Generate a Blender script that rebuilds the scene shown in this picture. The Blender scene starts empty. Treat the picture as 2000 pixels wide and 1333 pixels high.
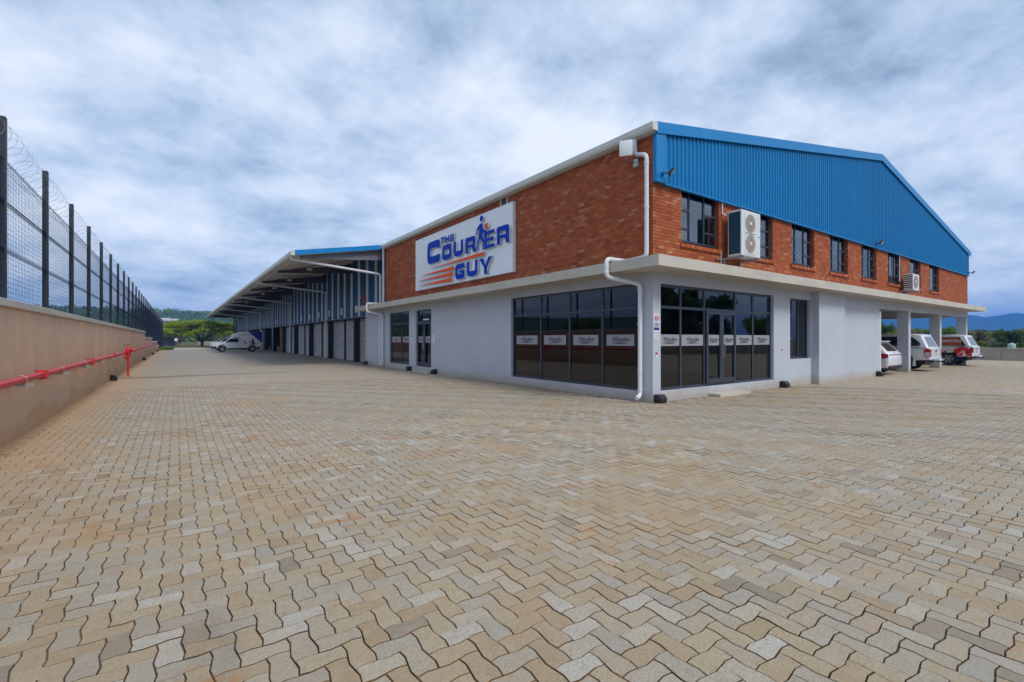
import bpy, bmesh, math, random
import numpy as np
from mathutils import Matrix, Vector

random.seed(7)
R = math.radians
scene = bpy.context.scene
COL = scene.collection

# ------------------------------------------------------------------ camera
cam_d = bpy.data.cameras.new("camera")
cam = bpy.data.objects.new("camera", cam_d)
COL.objects.link(cam)
scene.camera = cam
CAM = Vector((-9.70, -7.59, 1.60))
FWX, FWY = 0.578557, 0.815642
cam.location = CAM
cam.rotation_euler = (R(90), 0, -math.atan2(FWX, FWY))
cam_d.sensor_width = 36.0
cam_d.lens = 922.0 / 2000.0 * 36.0
cam_d.shift_y = -0.00225
cam_d.clip_start = 0.05
cam_d.clip_end = 30000

# ------------------------------------------------------------------ sky
SUN_EL, SUN_AZ = 48.0, 172.0          # azimuth measured clockwise from +Y
world = bpy.data.worlds.new("World")
scene.world = world
world.use_nodes = True
wt = world.node_tree
wt.nodes.clear()
def wn(t, **k):
    n = wt.nodes.new(t)
    for a, b in k.items():
        setattr(n, a, b)
    return n
wo = wn('ShaderNodeOutputWorld')
bg = wn('ShaderNodeBackground')
bg.inputs[1].default_value = 0.1
sky = wn('ShaderNodeTexSky', sky_type='NISHITA', sun_disc=False)
sky.sun_elevation = R(SUN_EL)
sky.sun_rotation = R(SUN_AZ)
sky.air_density, sky.dust_density = 1.2, 1.5
tc = wn('ShaderNodeTexCoord')
sep = wn('ShaderNodeSeparateXYZ')
wt.links.new(tc.outputs['Generated'], sep.inputs[0])
def wmath(op, a, b=None, c=None):
    n = wn('ShaderNodeMath', operation=op)
    for i, v in enumerate((a, b, c)):
        if v is None:
            continue
        if isinstance(v, (int, float)):
            n.inputs[i].default_value = v
        else:
            wt.links.new(v, n.inputs[i])
    return n.outputs[0]
zz = wmath('ADD', wmath('MAXIMUM', sep.outputs[2], 0.0), 0.30)
cu = wmath('DIVIDE', sep.outputs[0], zz)
cv = wmath('DIVIDE', sep.outputs[1], zz)
cmb = wn('ShaderNodeCombineXYZ')
wt.links.new(cu, cmb.inputs[0]); wt.links.new(cv, cmb.inputs[1])
cmb.inputs[2].default_value = 3.7
def wnoise(scale, detail, rough, dist):
    n = wn('ShaderNodeTexNoise')
    n.inputs['Scale'].default_value = scale
    n.inputs['Detail'].default_value = detail
    n.inputs['Roughness'].default_value = rough
    n.inputs['Distortion'].default_value = dist
    wt.links.new(cmb.outputs[0], n.inputs['Vector'])
    return n.outputs['Fac']
n1 = wnoise(1.7, 6, 0.52, 0.0)
n2 = wnoise(5.2, 9, 0.62, 0.1)
nn = wmath('ADD', wmath('MULTIPLY', n1, 0.60), wmath('MULTIPLY', n2, 0.40))
ramp = wn('ShaderNodeValToRGB')
cr = ramp.color_ramp
cr.elements[0].position = 0.35; cr.elements[0].color = (0.19, 0.27, 0.375, 1)
cr.elements[1].position = 0.63; cr.elements[1].color = (0.64, 0.68, 0.745, 1)
for p, c in ((0.42, (0.295, 0.385, 0.51)), (0.485, (0.40, 0.485, 0.61)), (0.55, (0.515, 0.58, 0.68))):
    e = cr.elements.new(p); e.color = (*c, 1)
wt.links.new(nn, ramp.inputs[0])
cl10 = wn('ShaderNodeMix', data_type='RGBA', blend_type='MULTIPLY')
cl10.inputs[0].default_value = 1.0
wt.links.new(ramp.outputs[0], cl10.inputs[6])
cl10.inputs[7].default_value = (10, 10, 10, 1)
mixs = wn('ShaderNodeMix', data_type='RGBA')
mixs.inputs[0].default_value = 0.9
wt.links.new(sky.outputs[0], mixs.inputs[6])
wt.links.new(cl10.outputs[2], mixs.inputs[7])
wt.links.new(mixs.outputs[2], bg.inputs[0])
wt.links.new(bg.outputs[0], wo.inputs[0])

# ------------------------------------------------------------------ sun
sun_d = bpy.data.lights.new("sun", 'SUN')
sun_d.energy = 1.5
sun_d.angle = R(20)
sun_d.color = (1.0, 0.95, 0.88)
sun = bpy.data.objects.new("sun", sun_d)
COL.objects.link(sun)
sdir = Vector((math.sin(R(SUN_AZ)) * math.cos(R(SUN_EL)), math.cos(R(SUN_AZ)) * math.cos(R(SUN_EL)), math.sin(R(SUN_EL))))
sun.rotation_euler = sdir.to_track_quat('Z', 'Y').to_euler()
sun.location = (0, -30, 60)

scene.view_settings.view_transform = 'Standard'
scene.view_settings.look = 'None'
scene.view_settings.exposure = 0.60
scene.view_settings.gamma = 1.0
scene.view_settings.use_curve_mapping = False
scene.cycles.max_bounces = 8
scene.cycles.transparent_max_bounces = 24
scene.cycles.volume_bounces = 1

# ------------------------------------------------------------------ materials
MATS = {}
def lk(t, a, b):
    t.links.new(a, b)
def noise_node(t, vec, scale, detail=4, rough=0.55, dist=0.0):
    n = t.nodes.new('ShaderNodeTexNoise')
    n.inputs['Scale'].default_value = scale
    n.inputs['Detail'].default_value = detail
    n.inputs['Roughness'].default_value = rough
    n.inputs['Distortion'].default_value = dist
    if vec is not None:
        lk(t, vec, n.inputs['Vector'])
    return n.outputs['Fac']
def vmap(t, vec, scale=(1, 1, 1)):
    n = t.nodes.new('ShaderNodeMapping')
    n.inputs['Scale'].default_value = scale
    lk(t, vec, n.inputs[0])
    return n.outputs[0]
def rng(t, fac, lo, hi, a=0.0, b=1.0):
    n = t.nodes.new('ShaderNodeMapRange')
    lk(t, fac, n.inputs[0])
    for i, v in zip((1, 2, 3, 4), (lo, hi, a, b)):
        n.inputs[i].default_value = v
    return n.outputs[0]
def mixc(t, fac, a, b, mode='MIX'):
    n = t.nodes.new('ShaderNodeMix')
    n.data_type = 'RGBA'; n.blend_type = mode
    for idx, v in ((0, fac), (6, a), (7, b)):
        if isinstance(v, (int, float)):
            n.inputs[idx].default_value = v
        elif isinstance(v, tuple):
            n.inputs[idx].default_value = (*v[:3], 1)
        else:
            lk(t, v, n.inputs[idx])
    return n.outputs[2]
def mathn(t, op, a, b=None):
    n = t.nodes.new('ShaderNodeMath'); n.operation = op
    for i, v in enumerate((a, b)):
        if v is None:
            continue
        if isinstance(v, (int, float)):
            n.inputs[i].default_value = v
        else:
            lk(t, v, n.inputs[i])
    return n.outputs[0]
def rampn(t, fac, stops):
    n = t.nodes.new('ShaderNodeValToRGB')
    e = n.color_ramp.elements
    e[0].position, e[0].color = stops[0][0], (*stops[0][1], 1)
    e[1].position, e[1].color = stops[-1][0], (*stops[-1][1], 1)
    for p, c in stops[1:-1]:
        k = e.new(p); k.color = (*c, 1)
    lk(t, fac, n.inputs[0])
    return n.outputs[0]
def new_mat(name):
    m = bpy.data.materials.new(name)
    m.use_nodes = True
    t = m.node_tree
    t.nodes.clear()
    o = t.nodes.new('ShaderNodeOutputMaterial')
    b = t.nodes.new('ShaderNodeBsdfPrincipled')
    lk(t, b.outputs[0], o.inputs[0])
    g = t.nodes.new('ShaderNodeNewGeometry')
    MATS[name] = m
    return m, t, b, g.outputs['Position'], o
def bumpn(t, b, h, strength=0.3, dist=0.01):
    n = t.nodes.new('ShaderNodeBump')
    n.inputs['Strength'].default_value = strength
    n.inputs['Distance'].default_value = dist
    lk(t, h, n.inputs['Height'])
    lk(t, n.outputs[0], b.inputs['Normal'])
def M(name, col, rough=0.5, metal=0.0, var=(), bump=None, spec=0.5, coat=0.0, rvar=None):
    """plain surface; var = [(scale3, colour, lo, hi, strength)] layers of soft stains in world space"""
    m, t, b, pos, o = new_mat(name)
    c = tuple(col)
    for (sc, c2, lo, hi, k) in var:
        sc3 = sc if isinstance(sc, tuple) else (sc, sc, sc)
        f = rng(t, noise_node(t, vmap(t, pos, sc3), 1.0, 5, 0.6), lo, hi, 0, k)
        c = mixc(t, f, c, tuple(c2))
    if isinstance(c, tuple):
        b.inputs['Base Color'].default_value = (*c, 1)
    else:
        lk(t, c, b.inputs['Base Color'])
    b.inputs['Roughness'].default_value = rough
    if rvar:
        lk(t, rng(t, noise_node(t, pos, rvar[0]), 0.3, 0.7, rvar[1], rvar[2]), b.inputs['Roughness'])
    b.inputs['Metallic'].default_value = metal
    b.inputs['Specular IOR Level'].default_value = spec
    b.inputs['Coat Weight'].default_value = coat
    if bump:
        bumpn(t, b, noise_node(t, pos, bump[0], 6, 0.6), bump[1], bump[2])
    return m

# paving: colour per piece + orange dirt and grey traffic film in world space
def paver_mat(name, joint=False, far=False):
    m, t, b, pos, o = new_mat(name)
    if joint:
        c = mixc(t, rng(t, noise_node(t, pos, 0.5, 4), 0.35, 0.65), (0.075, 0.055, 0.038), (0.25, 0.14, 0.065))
    else:
        if far:
            br = t.nodes.new('ShaderNodeTexWhiteNoise')
            br.noise_dimensions = '2D'
            sn = t.nodes.new('ShaderNodeVectorMath'); sn.operation = 'SNAP'
            lk(t, pos, sn.inputs[0]); sn.inputs[1].default_value = (0.225, 0.1125, 10)
            lk(t, sn.outputs[0], br.inputs[0])
            val = br.outputs[0]
        else:
            at = t.nodes.new('ShaderNodeAttribute'); at.attribute_name = 'rnd'
            oi = t.nodes.new('ShaderNodeObjectInfo')
            val = mathn(t, 'FRACT', mathn(t, 'ADD', at.outputs['Fac'], oi.outputs['Random']))
        c = rampn(t, val, [(0.0, (0.365, 0.270, 0.165)), (0.18, (0.415, 0.330, 0.215)), (0.36, (0.385, 0.350, 0.285)),
                           (0.52, (0.435, 0.350, 0.230)), (0.68, (0.360, 0.330, 0.275)), (0.85, (0.455, 0.405, 0.310)),
                           (0.94, (0.485, 0.465, 0.415)), (0.965, (0.30, 0.25, 0.185)), (1.0, (0.235, 0.205, 0.165))])
        c = mixc(t, rng(t, noise_node(t, pos, 75, 3, 0.7), 0.38, 0.72, 0.0, 0.60), c, (0.215, 0.17, 0.12))
        c = mixc(t, rng(t, noise_node(t, pos, 9, 4, 0.65), 0.5, 0.8, 0.0, 0.4), c, (0.46, 0.41, 0.33))
        c = mixc(t, rng(t, noise_node(t, pos, 16, 5, 0.7, 0.6), 0.55, 0.72, 0.0, 0.45), c, (0.27, 0.20, 0.13))
    # broad grey traffic film, warm dirt, and rusty sand patches
    c = mixc(t, rng(t, noise_node(t, vmap(t, pos, (0.16, 0.10, 1)), 1.0, 4, 0.6), 0.44, 0.64, 0, 0.5), c, (0.33, 0.305, 0.26))
    c = mixc(t, rng(t, noise_node(t, pos, 0.55, 6, 0.62, 0.4), 0.47, 0.68, 0, 0.6), c, (0.395, 0.28, 0.165))
    c = mixc(t, mathn(t, 'MULTIPLY', rng(t, noise_node(t, pos, 1.7, 6, 0.7, 0.5), 0.56, 0.69, 0, 0.9), rng(t, noise_node(t, pos, 13, 5, 0.7), 0.42, 0.6)), c, (0.40, 0.20, 0.085))
    c = mixc(t, rng(t, noise_node(t, vmap(t, pos, (0.9, 0.25, 1)), 1.0, 5, 0.65), 0.62, 0.78, 0, 0.5), c, (0.16, 0.15, 0.14))
    # the loading yard away from the offices carries grey tyre film; dirt has washed up along the boundary wall
    sp = t.nodes.new('ShaderNodeSeparateXYZ'); lk(t, pos, sp.inputs[0])
    yard = rng(t, sp.outputs[1], 8, 34, 0, 0.7)
    c = mixc(t, yard, c, (0.255, 0.24, 0.22))
    wob = mathn(t, 'ADD', sp.outputs[0], mathn(t, 'MULTIPLY', noise_node(t, pos, 0.8, 5, 0.6), 2.2))
    c = mixc(t, rng(t, wob, -10.6, -9.2, 0.7, 0.0), c, (0.46, 0.29, 0.15))
    wet = mathn(t, 'ABSOLUTE', mathn(t, 'SUBTRACT', sp.outputs[1], mathn(t, 'ADD', 16.3, mathn(t, 'MULTIPLY', noise_node(t, pos, 0.35, 5, 0.65), 2.2))))
    wetf = mathn(t, 'MULTIPLY', rng(t, wet, 0.05, 0.5, 0.7, 0.0), rng(t, sp.outputs[0], -7.5, -3.0, 1.0, 0.0))
    c = mixc(t, wetf, c, (0.10, 0.09, 0.078))
    lk(t, c, b.inputs['Base Color'])
    b.inputs['Roughness'].default_value = 0.88
    b.inputs['Specular IOR Level'].default_value = 0.3
    bumpn(t, b, noise_node(t, pos, 45 if not far else 12, 5, 0.7), 0.9, 0.009)
    return m
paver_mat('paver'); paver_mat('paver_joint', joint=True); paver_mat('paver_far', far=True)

def brick_mat():
    m, t, b, pos, o = new_mat('brick')
    at = t.nodes.new('ShaderNodeAttribute'); at.attribute_name = 'rnd'
    oi = t.nodes.new('ShaderNodeObjectInfo')
    val = mathn(t, 'FRACT', mathn(t, 'ADD', at.outputs['Fac'], oi.outputs['Random']))
    c = rampn(t, val, [(0.0, (0.26, 0.060, 0.025)), (0.3, (0.345, 0.083, 0.031)), (0.6, (0.39, 0.100, 0.037)),
                       (0.88, (0.44, 0.128, 0.048)), (0.965, (0.47, 0.19, 0.09)), (1.0, (0.45, 0.26, 0.14))])
    c = mixc(t, rng(t, noise_node(t, pos, 0.9, 5, 0.6), 0.35, 0.7, 0, 0.45), c, (0.41, 0.10, 0.028))
    c = mixc(t, rng(t, noise_node(t, vmap(t, pos, (1, 1, 2.2)), 1.6, 5, 0.65), 0.60, 0.75, 0, 0.32), c, (0.48, 0.26, 0.14))
    c = mixc(t, rng(t, noise_node(t, pos, 40, 4, 0.7), 0.45, 0.8, 0, 0.5), c, (0.19, 0.045, 0.02))
    lk(t, c, b.inputs['Base Color'])
    b.inputs['Roughness'].default_value = 0.85
    b.inputs['Specular IOR Level'].default_value = 0.25
    bumpn(t, b, noise_node(t, pos, 60, 5, 0.7), 0.5, 0.008)
brick_mat()
M('mortar', (0.20, 0.11, 0.07), 0.95, var=[(2.0, (0.30, 0.19, 0.125), 0.45, 0.7, 0.7)])
M('concrete', (0.53, 0.495, 0.43), 0.85, var=[((0.8, 0.8, 3), (0.38, 0.355, 0.31), 0.45, 0.72, 0.7), ((5, 5, 1.2), (0.56, 0.53, 0.47), 0.5, 0.75, 0.5), (14, (0.27, 0.25, 0.22), 0.62, 0.8, 0.5)], bump=(25, 0.25, 0.01), spec=0.25)
def plaster_mat():
    m, t, b, pos, o = new_mat('plaster')
    sp = t.nodes.new('ShaderNodeSeparateXYZ'); lk(t, pos, sp.inputs[0])
    c = mixc(t, rng(t, noise_node(t, pos, 0.7, 5, 0.6), 0.4, 0.68, 0, 0.8), (0.485, 0.52, 0.585), (0.44, 0.475, 0.545))
    c = mixc(t, rng(t, noise_node(t, vmap(t, pos, (2.5, 2.5, 0.25)), 1.0, 5, 0.62), 0.52, 0.72, 0, 0.45), c, (0.53, 0.56, 0.62))
    c = mixc(t, rng(t, noise_node(t, vmap(t, pos, (5, 5, 0.3)), 1.0, 5, 0.7), 0.62, 0.78, 0, 0.35), c, (0.36, 0.37, 0.40))
    h = mathn(t, 'SUBTRACT', sp.outputs[2], mathn(t, 'MULTIPLY', noise_node(t, vmap(t, pos, (1.5, 1.5, 1.5)), 1.0, 6, 0.68), 0.52))
    c = mixc(t, rng(t, h, -0.20, 0.06, 0.65, 0.0), c, (0.40, 0.33, 0.25))
    lk(t, c, b.inputs['Base Color'])
    b.inputs['Roughness'].default_value = 0.82
    b.inputs['Specular IOR Level'].default_value = 0.25
    bumpn(t, b, noise_node(t, pos, 60, 6, 0.65), 0.22, 0.005)
plaster_mat()
M('soffit', (0.50, 0.46, 0.40), 0.85, var=[(0.9, (0.42, 0.38, 0.32), 0.4, 0.7, 0.7)], bump=(30, 0.15, 0.006), spec=0.25)
M('blue_steel', (0.002, 0.185, 0.46), 0.45, var=[((0.6, 0.6, 2), (0.003, 0.21, 0.50), 0.4, 0.7, 0.7), ((6, 6, 0.7), (0.004, 0.155, 0.40), 0.55, 0.75, 0.5)], spec=0.25, bump=(1.4, 0.2, 0.03))
M('blue_flash', (0.003, 0.20, 0.50), 0.38, var=[(1.2, (0.012, 0.23, 0.60), 0.5, 0.75, 0.6)], spec=0.3, bump=(2.5, 0.25, 0.02))
M('gutter_white', (0.60, 0.62, 0.58), 0.45, var=[((1, 0.4, 1), (0.48, 0.49, 0.43), 0.45, 0.75, 0.6)])
M('pvc', (0.68, 0.71, 0.76), 0.35, var=[(1.5, (0.60, 0.62, 0.64), 0.45, 0.7, 0.5)])
M('frame', (0.030, 0.042, 0.062), 0.42, spec=0.5, var=[(4, (0.045, 0.058, 0.078), 0.4, 0.7, 0.6)])
M('board_white', (0.80, 0.84, 0.88), 0.42, var=[(0.6, (0.76, 0.80, 0.85), 0.4, 0.7, 0.5)])
M('logo_blue', (0.003, 0.045, 0.44), 0.5, spec=0.08)
M('logo_orange', (0.85, 0.10, 0.004), 0.5, spec=0.1)
M('letter_side', (0.62, 0.66, 0.72), 0.5)
M('film', (0.30, 0.31, 0.335), 0.6, var=[(5, (0.26, 0.27, 0.30), 0.4, 0.7, 0.6)])
M('film_ink', (0.012, 0.018, 0.04), 0.5)
M('black_steel', (0.010, 0.011, 0.014), 0.55, var=[(1.5, (0.03, 0.03, 0.034), 0.5, 0.75, 0.6)])
M('shutter', (0.50, 0.50, 0.51), 0.45, 0.25, var=[((0.4, 1.2, 3), (0.36, 0.35, 0.34), 0.42, 0.7, 0.8), (0.9, (0.58, 0.57, 0.56), 0.5, 0.75, 0.5)])
M('pale_sheet', (0.62, 0.60, 0.56), 0.5, var=[((1, 3, 0.4), (0.38, 0.36, 0.33), 0.4, 0.7, 0.8)])
M('blue_clad', (0.005, 0.085, 0.25), 0.45, var=[((1, 3, 0.4), (0.010, 0.055, 0.16), 0.4, 0.7, 0.7)], spec=0.3)
M('roof_under', (0.60, 0.57, 0.50), 0.6, var=[(0.6, (0.50, 0.47, 0.41), 0.4, 0.7, 0.7)])
M('roof_top', (0.45, 0.47, 0.48), 0.45, 0.3, var=[(0.5, (0.36, 0.37, 0.37), 0.4, 0.7, 0.6)])
M('dark_steel', (0.045, 0.043, 0.046), 0.6, var=[(1.2, (0.07, 0.066, 0.066), 0.4, 0.7, 0.6)])
M('grey_steel', (0.17, 0.17, 0.20), 0.55, var=[(1.2, (0.12, 0.12, 0.14), 0.4, 0.7, 0.6)])
M('galv', (0.42, 0.43, 0.45), 0.45, 0.6, var=[(6, (0.3, 0.3, 0.32), 0.4, 0.7, 0.6)])
M('red_paint', (0.55, 0.020, 0.024), 0.45, var=[(2.0, (0.50, 0.016, 0.018), 0.45, 0.7, 0.7), (9, (0.40, 0.06, 0.05), 0.6, 0.8, 0.5)])
M('fence_paint', (0.010, 0.014, 0.030), 0.45, var=[(1.5, (0.02, 0.026, 0.045), 0.4, 0.7, 0.6)])
M('wire', (0.012, 0.018, 0.036), 0.85, spec=0.08)
M('razor', (0.12, 0.13, 0.16), 0.5, 0.5)
M('plastic_black', (0.012, 0.012, 0.014), 0.5, bump=(30, 0.2, 0.004))
M('sign_white', (0.72, 0.75, 0.79), 0.5)
M('ac_white', (0.66, 0.68, 0.69), 0.42, var=[(2.5, (0.58, 0.59, 0.57), 0.45, 0.7, 0.6)])
M('ac_side', (0.006, 0.055, 0.085), 0.6)
M('ac_grille', (0.42, 0.39, 0.34), 0.5)
M('car_white', (0.70, 0.72, 0.75), 0.28, coat=0.6, var=[(1.2, (0.63, 0.645, 0.665), 0.45, 0.7, 0.6)])
M('box_white', (0.68, 0.69, 0.70), 0.45, var=[(1.0, (0.60, 0.60, 0.60), 0.45, 0.7, 0.6)])
M('car_glass', (0.008, 0.009, 0.011), 0.06, spec=0.8)
M('rear_glass', (0.10, 0.115, 0.135), 0.08, spec=0.9)
M('tyre', (0.012, 0.012, 0.013), 0.85, bump=(50, 0.3, 0.006))
M('rim', (0.42, 0.43, 0.44), 0.3, 0.8)
M('chrome', (0.55, 0.56, 0.58), 0.18, 0.95)
M('lamp_red', (0.42, 0.008, 0.012), 0.15, coat=0.5)
M('lamp_clear', (0.55, 0.50, 0.50), 0.15, coat=0.5)
M('headlamp', (0.55, 0.56, 0.66), 0.1, coat=0.6)
M('decal_red', (0.62, 0.012, 0.008), 0.4)
M('decal_maroon', (0.40, 0.085, 0.04), 0.35)
M('decal_blue', (0.006, 0.030, 0.22), 0.4)
M('decal_navy', (0.010, 0.020, 0.06), 0.5)
M('decal_yellow', (0.50, 0.38, 0.02), 0.5)
M('decal_grey', (0.28, 0.27, 0.20), 0.6)
M('orange', (0.75, 0.16, 0.02), 0.5)
M('yellow', (0.60, 0.42, 0.02), 0.5)
M('bark', (0.13, 0.085, 0.055), 0.9, var=[((6, 6, 1), (0.08, 0.055, 0.04), 0.4, 0.7, 0.7)], bump=(14, 0.5, 0.03))
M('road', (0.40, 0.36, 0.30), 0.9, var=[(0.2, (0.32, 0.28, 0.23), 0.4, 0.7, 0.7)])
M('house_wall', (0.60, 0.56, 0.50), 0.8)
M('house_roof', (0.42, 0.40, 0.40), 0.7)
M('tank', (0.34, 0.46, 0.42), 0.6)
M('lino', (0.16, 0.14, 0.13), 0.35, var=[(1.0, (0.12, 0.105, 0.10), 0.4, 0.7, 0.6)])
M('room_wall', (0.40, 0.38, 0.36), 0.8, var=[(0.5, (0.34, 0.32, 0.30), 0.4, 0.7, 0.6)])
M('ceiling', (0.55, 0.54, 0.52), 0.8)
M('curb_wall', (0.40, 0.37, 0.32), 0.9, var=[(0.9, (0.30, 0.275, 0.235), 0.45, 0.7, 0.8), (5, (0.2, 0.19, 0.17), 0.62, 0.78, 0.7)], bump=(14, 0.25, 0.01))

def wall_mat():
    m, t, b, pos, o = new_mat('boundary_plaster')
    sp = t.nodes.new('ShaderNodeSeparateXYZ'); lk(t, pos, sp.inputs[0])
    c = mixc(t, rng(t, noise_node(t, vmap(t, pos, (1, 0.8, 0.10)), 1.3, 5, 0.6), 0.40, 0.62), (0.72, 0.475, 0.315), (0.61, 0.43, 0.305))
    c = mixc(t, rng(t, noise_node(t, vmap(t, pos, (1, 1.1, 0.05)), 1.0, 3, 0.55), 0.58, 0.64, 0, 0.6), c, (0.68, 0.55, 0.435))
    c = mixc(t, rng(t, noise_node(t, pos, 1.1, 6, 0.65), 0.48, 0.7, 0, 0.4), c, (0.47, 0.33, 0.235))
    h = mathn(t, 'SUBTRACT', sp.outputs[2], mathn(t, 'MULTIPLY', noise_node(t, vmap(t, pos, (1, 0.55, 0.55)), 1.0, 7, 0.62, 0.3), 1.45))
    c = mixc(t, rng(t, h, 0.00, 0.10, 0.55, 0.0), c, (0.52, 0.385, 0.27))
    c = mixc(t, rng(t, h, -0.46, -0.34, 0.75, 0.0), c, (0.50, 0.32, 0.18))
    c = mixc(t, rng(t, noise_node(t, vmap(t, pos, (1, 5, 0.22)), 1.0, 5, 0.7), 0.57, 0.70, 0, 0.5), c, (0.34, 0.26, 0.20))
    c = mixc(t, rng(t, noise_node(t, vmap(t, pos, (1, 9, 0.5)), 1.0, 5, 0.7), 0.62, 0.74, 0, 0.5), c, (0.26, 0.205, 0.165))
    c = mixc(t, rng(t, noise_node(t, pos, 22, 5, 0.7), 0.5, 0.75, 0, 0.2), c, (0.27, 0.2, 0.16))
    lk(t, c, b.inputs['Base Color'])
    b.inputs['Roughness'].default_value = 0.92
    b.inputs['Specular IOR Level'].default_value = 0.2
    bumpn(t, b, noise_node(t, pos, 35, 6, 0.65), 0.25, 0.008)
wall_mat()

def glass_mat(name, tint, ior):
    m, t, b, pos, o = new_mat(name)
    t.nodes.remove(b)
    tr = t.nodes.new('ShaderNodeBsdfTransparent'); tr.inputs[0].default_value = (*tint, 1)
    gl = t.nodes.new('ShaderNodeBsdfGlossy'); gl.inputs['Roughness'].default_value = 0.015
    gl.inputs[0].default_value = (0.95, 0.97, 1.0, 1)
    fr = t.nodes.new('ShaderNodeFresnel'); fr.inputs[0].default_value = ior
    bp = t.nodes.new('ShaderNodeBump'); bp.inputs['Strength'].default_value = 0.05; bp.inputs['Distance'].default_value = 0.01
    lk(t, noise_node(t, pos, 0.9, 2), bp.inputs['Height'])
    lk(t, bp.outputs[0], gl.inputs['Normal']); lk(t, bp.outputs[0], fr.inputs[1])
    mx = t.nodes.new('ShaderNodeMixShader')
    lk(t, fr.outputs[0], mx.inputs[0]); lk(t, tr.outputs[0], mx.inputs[1]); lk(t, gl.outputs[0], mx.inputs[2])
    lk(t, mx.outputs[0], o.inputs[0])
glass_mat('glass', (0.30, 0.28, 0.28), 1.66)
glass_mat('glass_upper', (0.30, 0.31, 0.34), 2.7)

def emit_mat(name, col, s):
    m, t, b, pos, o = new_mat(name)
    b.inputs['Base Color'].default_value = (*col, 1)
    b.inputs['Emission Color'].default_value = (*col, 1)
    b.inputs['Emission Strength'].default_value = s
emit_mat('tube_light', (0.9, 0.95, 1.0), 4.0)

def leaf_mat(name, c1, c2, c3, trans=0.35):
    m, t, b, pos, o = new_mat(name)
    at = t.nodes.new('ShaderNodeAttribute'); at.attribute_name = 'rnd'
    oi = t.nodes.new('ShaderNodeObjectInfo')
    c = rampn(t, at.outputs['Fac'], [(0, c1), (0.55, c2), (1.0, c3)])
    c = mixc(t, rng(t, oi.outputs['Random'], 0, 1, 0, 0.3), c, (0.10, 0.11, 0.035))
    lk(t, c, b.inputs['Base Color'])
    b.inputs['Roughness'].default_value = 0.6
    b.inputs['Specular IOR Level'].default_value = 0.25
    tl = t.nodes.new('ShaderNodeBsdfTranslucent')
    lk(t, c, tl.inputs[0])
    mx = t.nodes.new('ShaderNodeMixShader'); mx.inputs[0].default_value = trans
    lk(t, b.outputs[0], mx.inputs[1]); lk(t, tl.outputs[0], mx.inputs[2]); lk(t, mx.outputs[0], o.inputs[0])
leaf_mat('leaf_acacia', (0.25, 0.33, 0.018), (0.38, 0.47, 0.025), (0.50, 0.57, 0.05), 0.6)
leaf_mat('leaf_dark', (0.05, 0.09, 0.022), (0.085, 0.15, 0.035), (0.14, 0.21, 0.05), 0.4)
leaf_mat('leaf_mid', (0.11, 0.18, 0.02), (0.18, 0.28, 0.035), (0.27, 0.37, 0.055), 0.45)
leaf_mat('leaf_grey', (0.19, 0.185, 0.11), (0.28, 0.265, 0.17), (0.42, 0.38, 0.29), 0.4)
leaf_mat('leaf_yellow', (0.36, 0.32, 0.01), (0.52, 0.44, 0.012), (0.6, 0.52, 0.03))
leaf_mat('grass_blade', (0.07, 0.13, 0.015), (0.12, 0.21, 0.02), (0.19, 0.28, 0.035))
def terrain_mat(name, cols, scale):
    m, t, b, pos, o = new_mat(name)
    n = noise_node(t, pos, scale, 8, 0.68)
    n2 = noise_node(t, pos, scale * 6, 5, 0.7)
    f = mathn(t, 'ADD', mathn(t, 'MULTIPLY', n, 0.6), mathn(t, 'MULTIPLY', n2, 0.4))
    lk(t, rampn(t, f, [(0.32, cols[0]), (0.46, cols[1]), (0.56, cols[2]), (0.68, cols[3])]), b.inputs['Base Color'])
    b.inputs['Roughness'].default_value = 0.95
    b.inputs['Specular IOR Level'].default_value = 0.1
terrain_mat('terrain', [(0.045, 0.075, 0.02), (0.10, 0.11, 0.035), (0.19, 0.155, 0.08), (0.28, 0.22, 0.13)], 0.03)
terrain_mat('hill', [(0.018, 0.035, 0.014), (0.032, 0.058, 0.020), (0.055, 0.085, 0.030), (0.13, 0.11, 0.06)], 0.012)
terrain_mat('mountain', [(0.020, 0.034, 0.018), (0.03, 0.05, 0.024), (0.045, 0.062, 0.032), (0.075, 0.075, 0.045)], 0.004)

# ------------------------------------------------------------------ helpers
def raw_mesh(name, verts, polys_flat, loop_tot, mat, rnd=None, mat2=None, midx=None):
    """fast mesh from numpy arrays; rnd = per-face random value"""
    me = bpy.data.meshes.new(name)
    verts = np.asarray(verts, dtype=np.float32).reshape(-1, 3)
    polys_flat = np.asarray(polys_flat, dtype=np.int32).ravel()
    loop_tot = np.asarray(loop_tot, dtype=np.int32).ravel()
    me.vertices.add(len(verts)); me.vertices.foreach_set('co', verts.ravel())
    me.loops.add(len(polys_flat)); me.loops.foreach_set('vertex_index', polys_flat)
    me.polygons.add(len(loop_tot))
    st = np.concatenate(([0], np.cumsum(loop_tot)[:-1])).astype(np.int32)
    me.polygons.foreach_set('loop_start', st)
    if rnd is not None:
        a = me.attributes.new('rnd', 'FLOAT', 'FACE')
        a.data.foreach_set('value', np.asarray(rnd, dtype=np.float32))
    me.materials.append(MATS[mat])
    if mat2:
        me.materials.append(MATS[mat2])
        me.polygons.foreach_set('material_index', np.asarray(midx, dtype=np.int32))
    me.update(calc_edges=True)
    me.validate()
    me.shade_flat()
    return me

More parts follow.
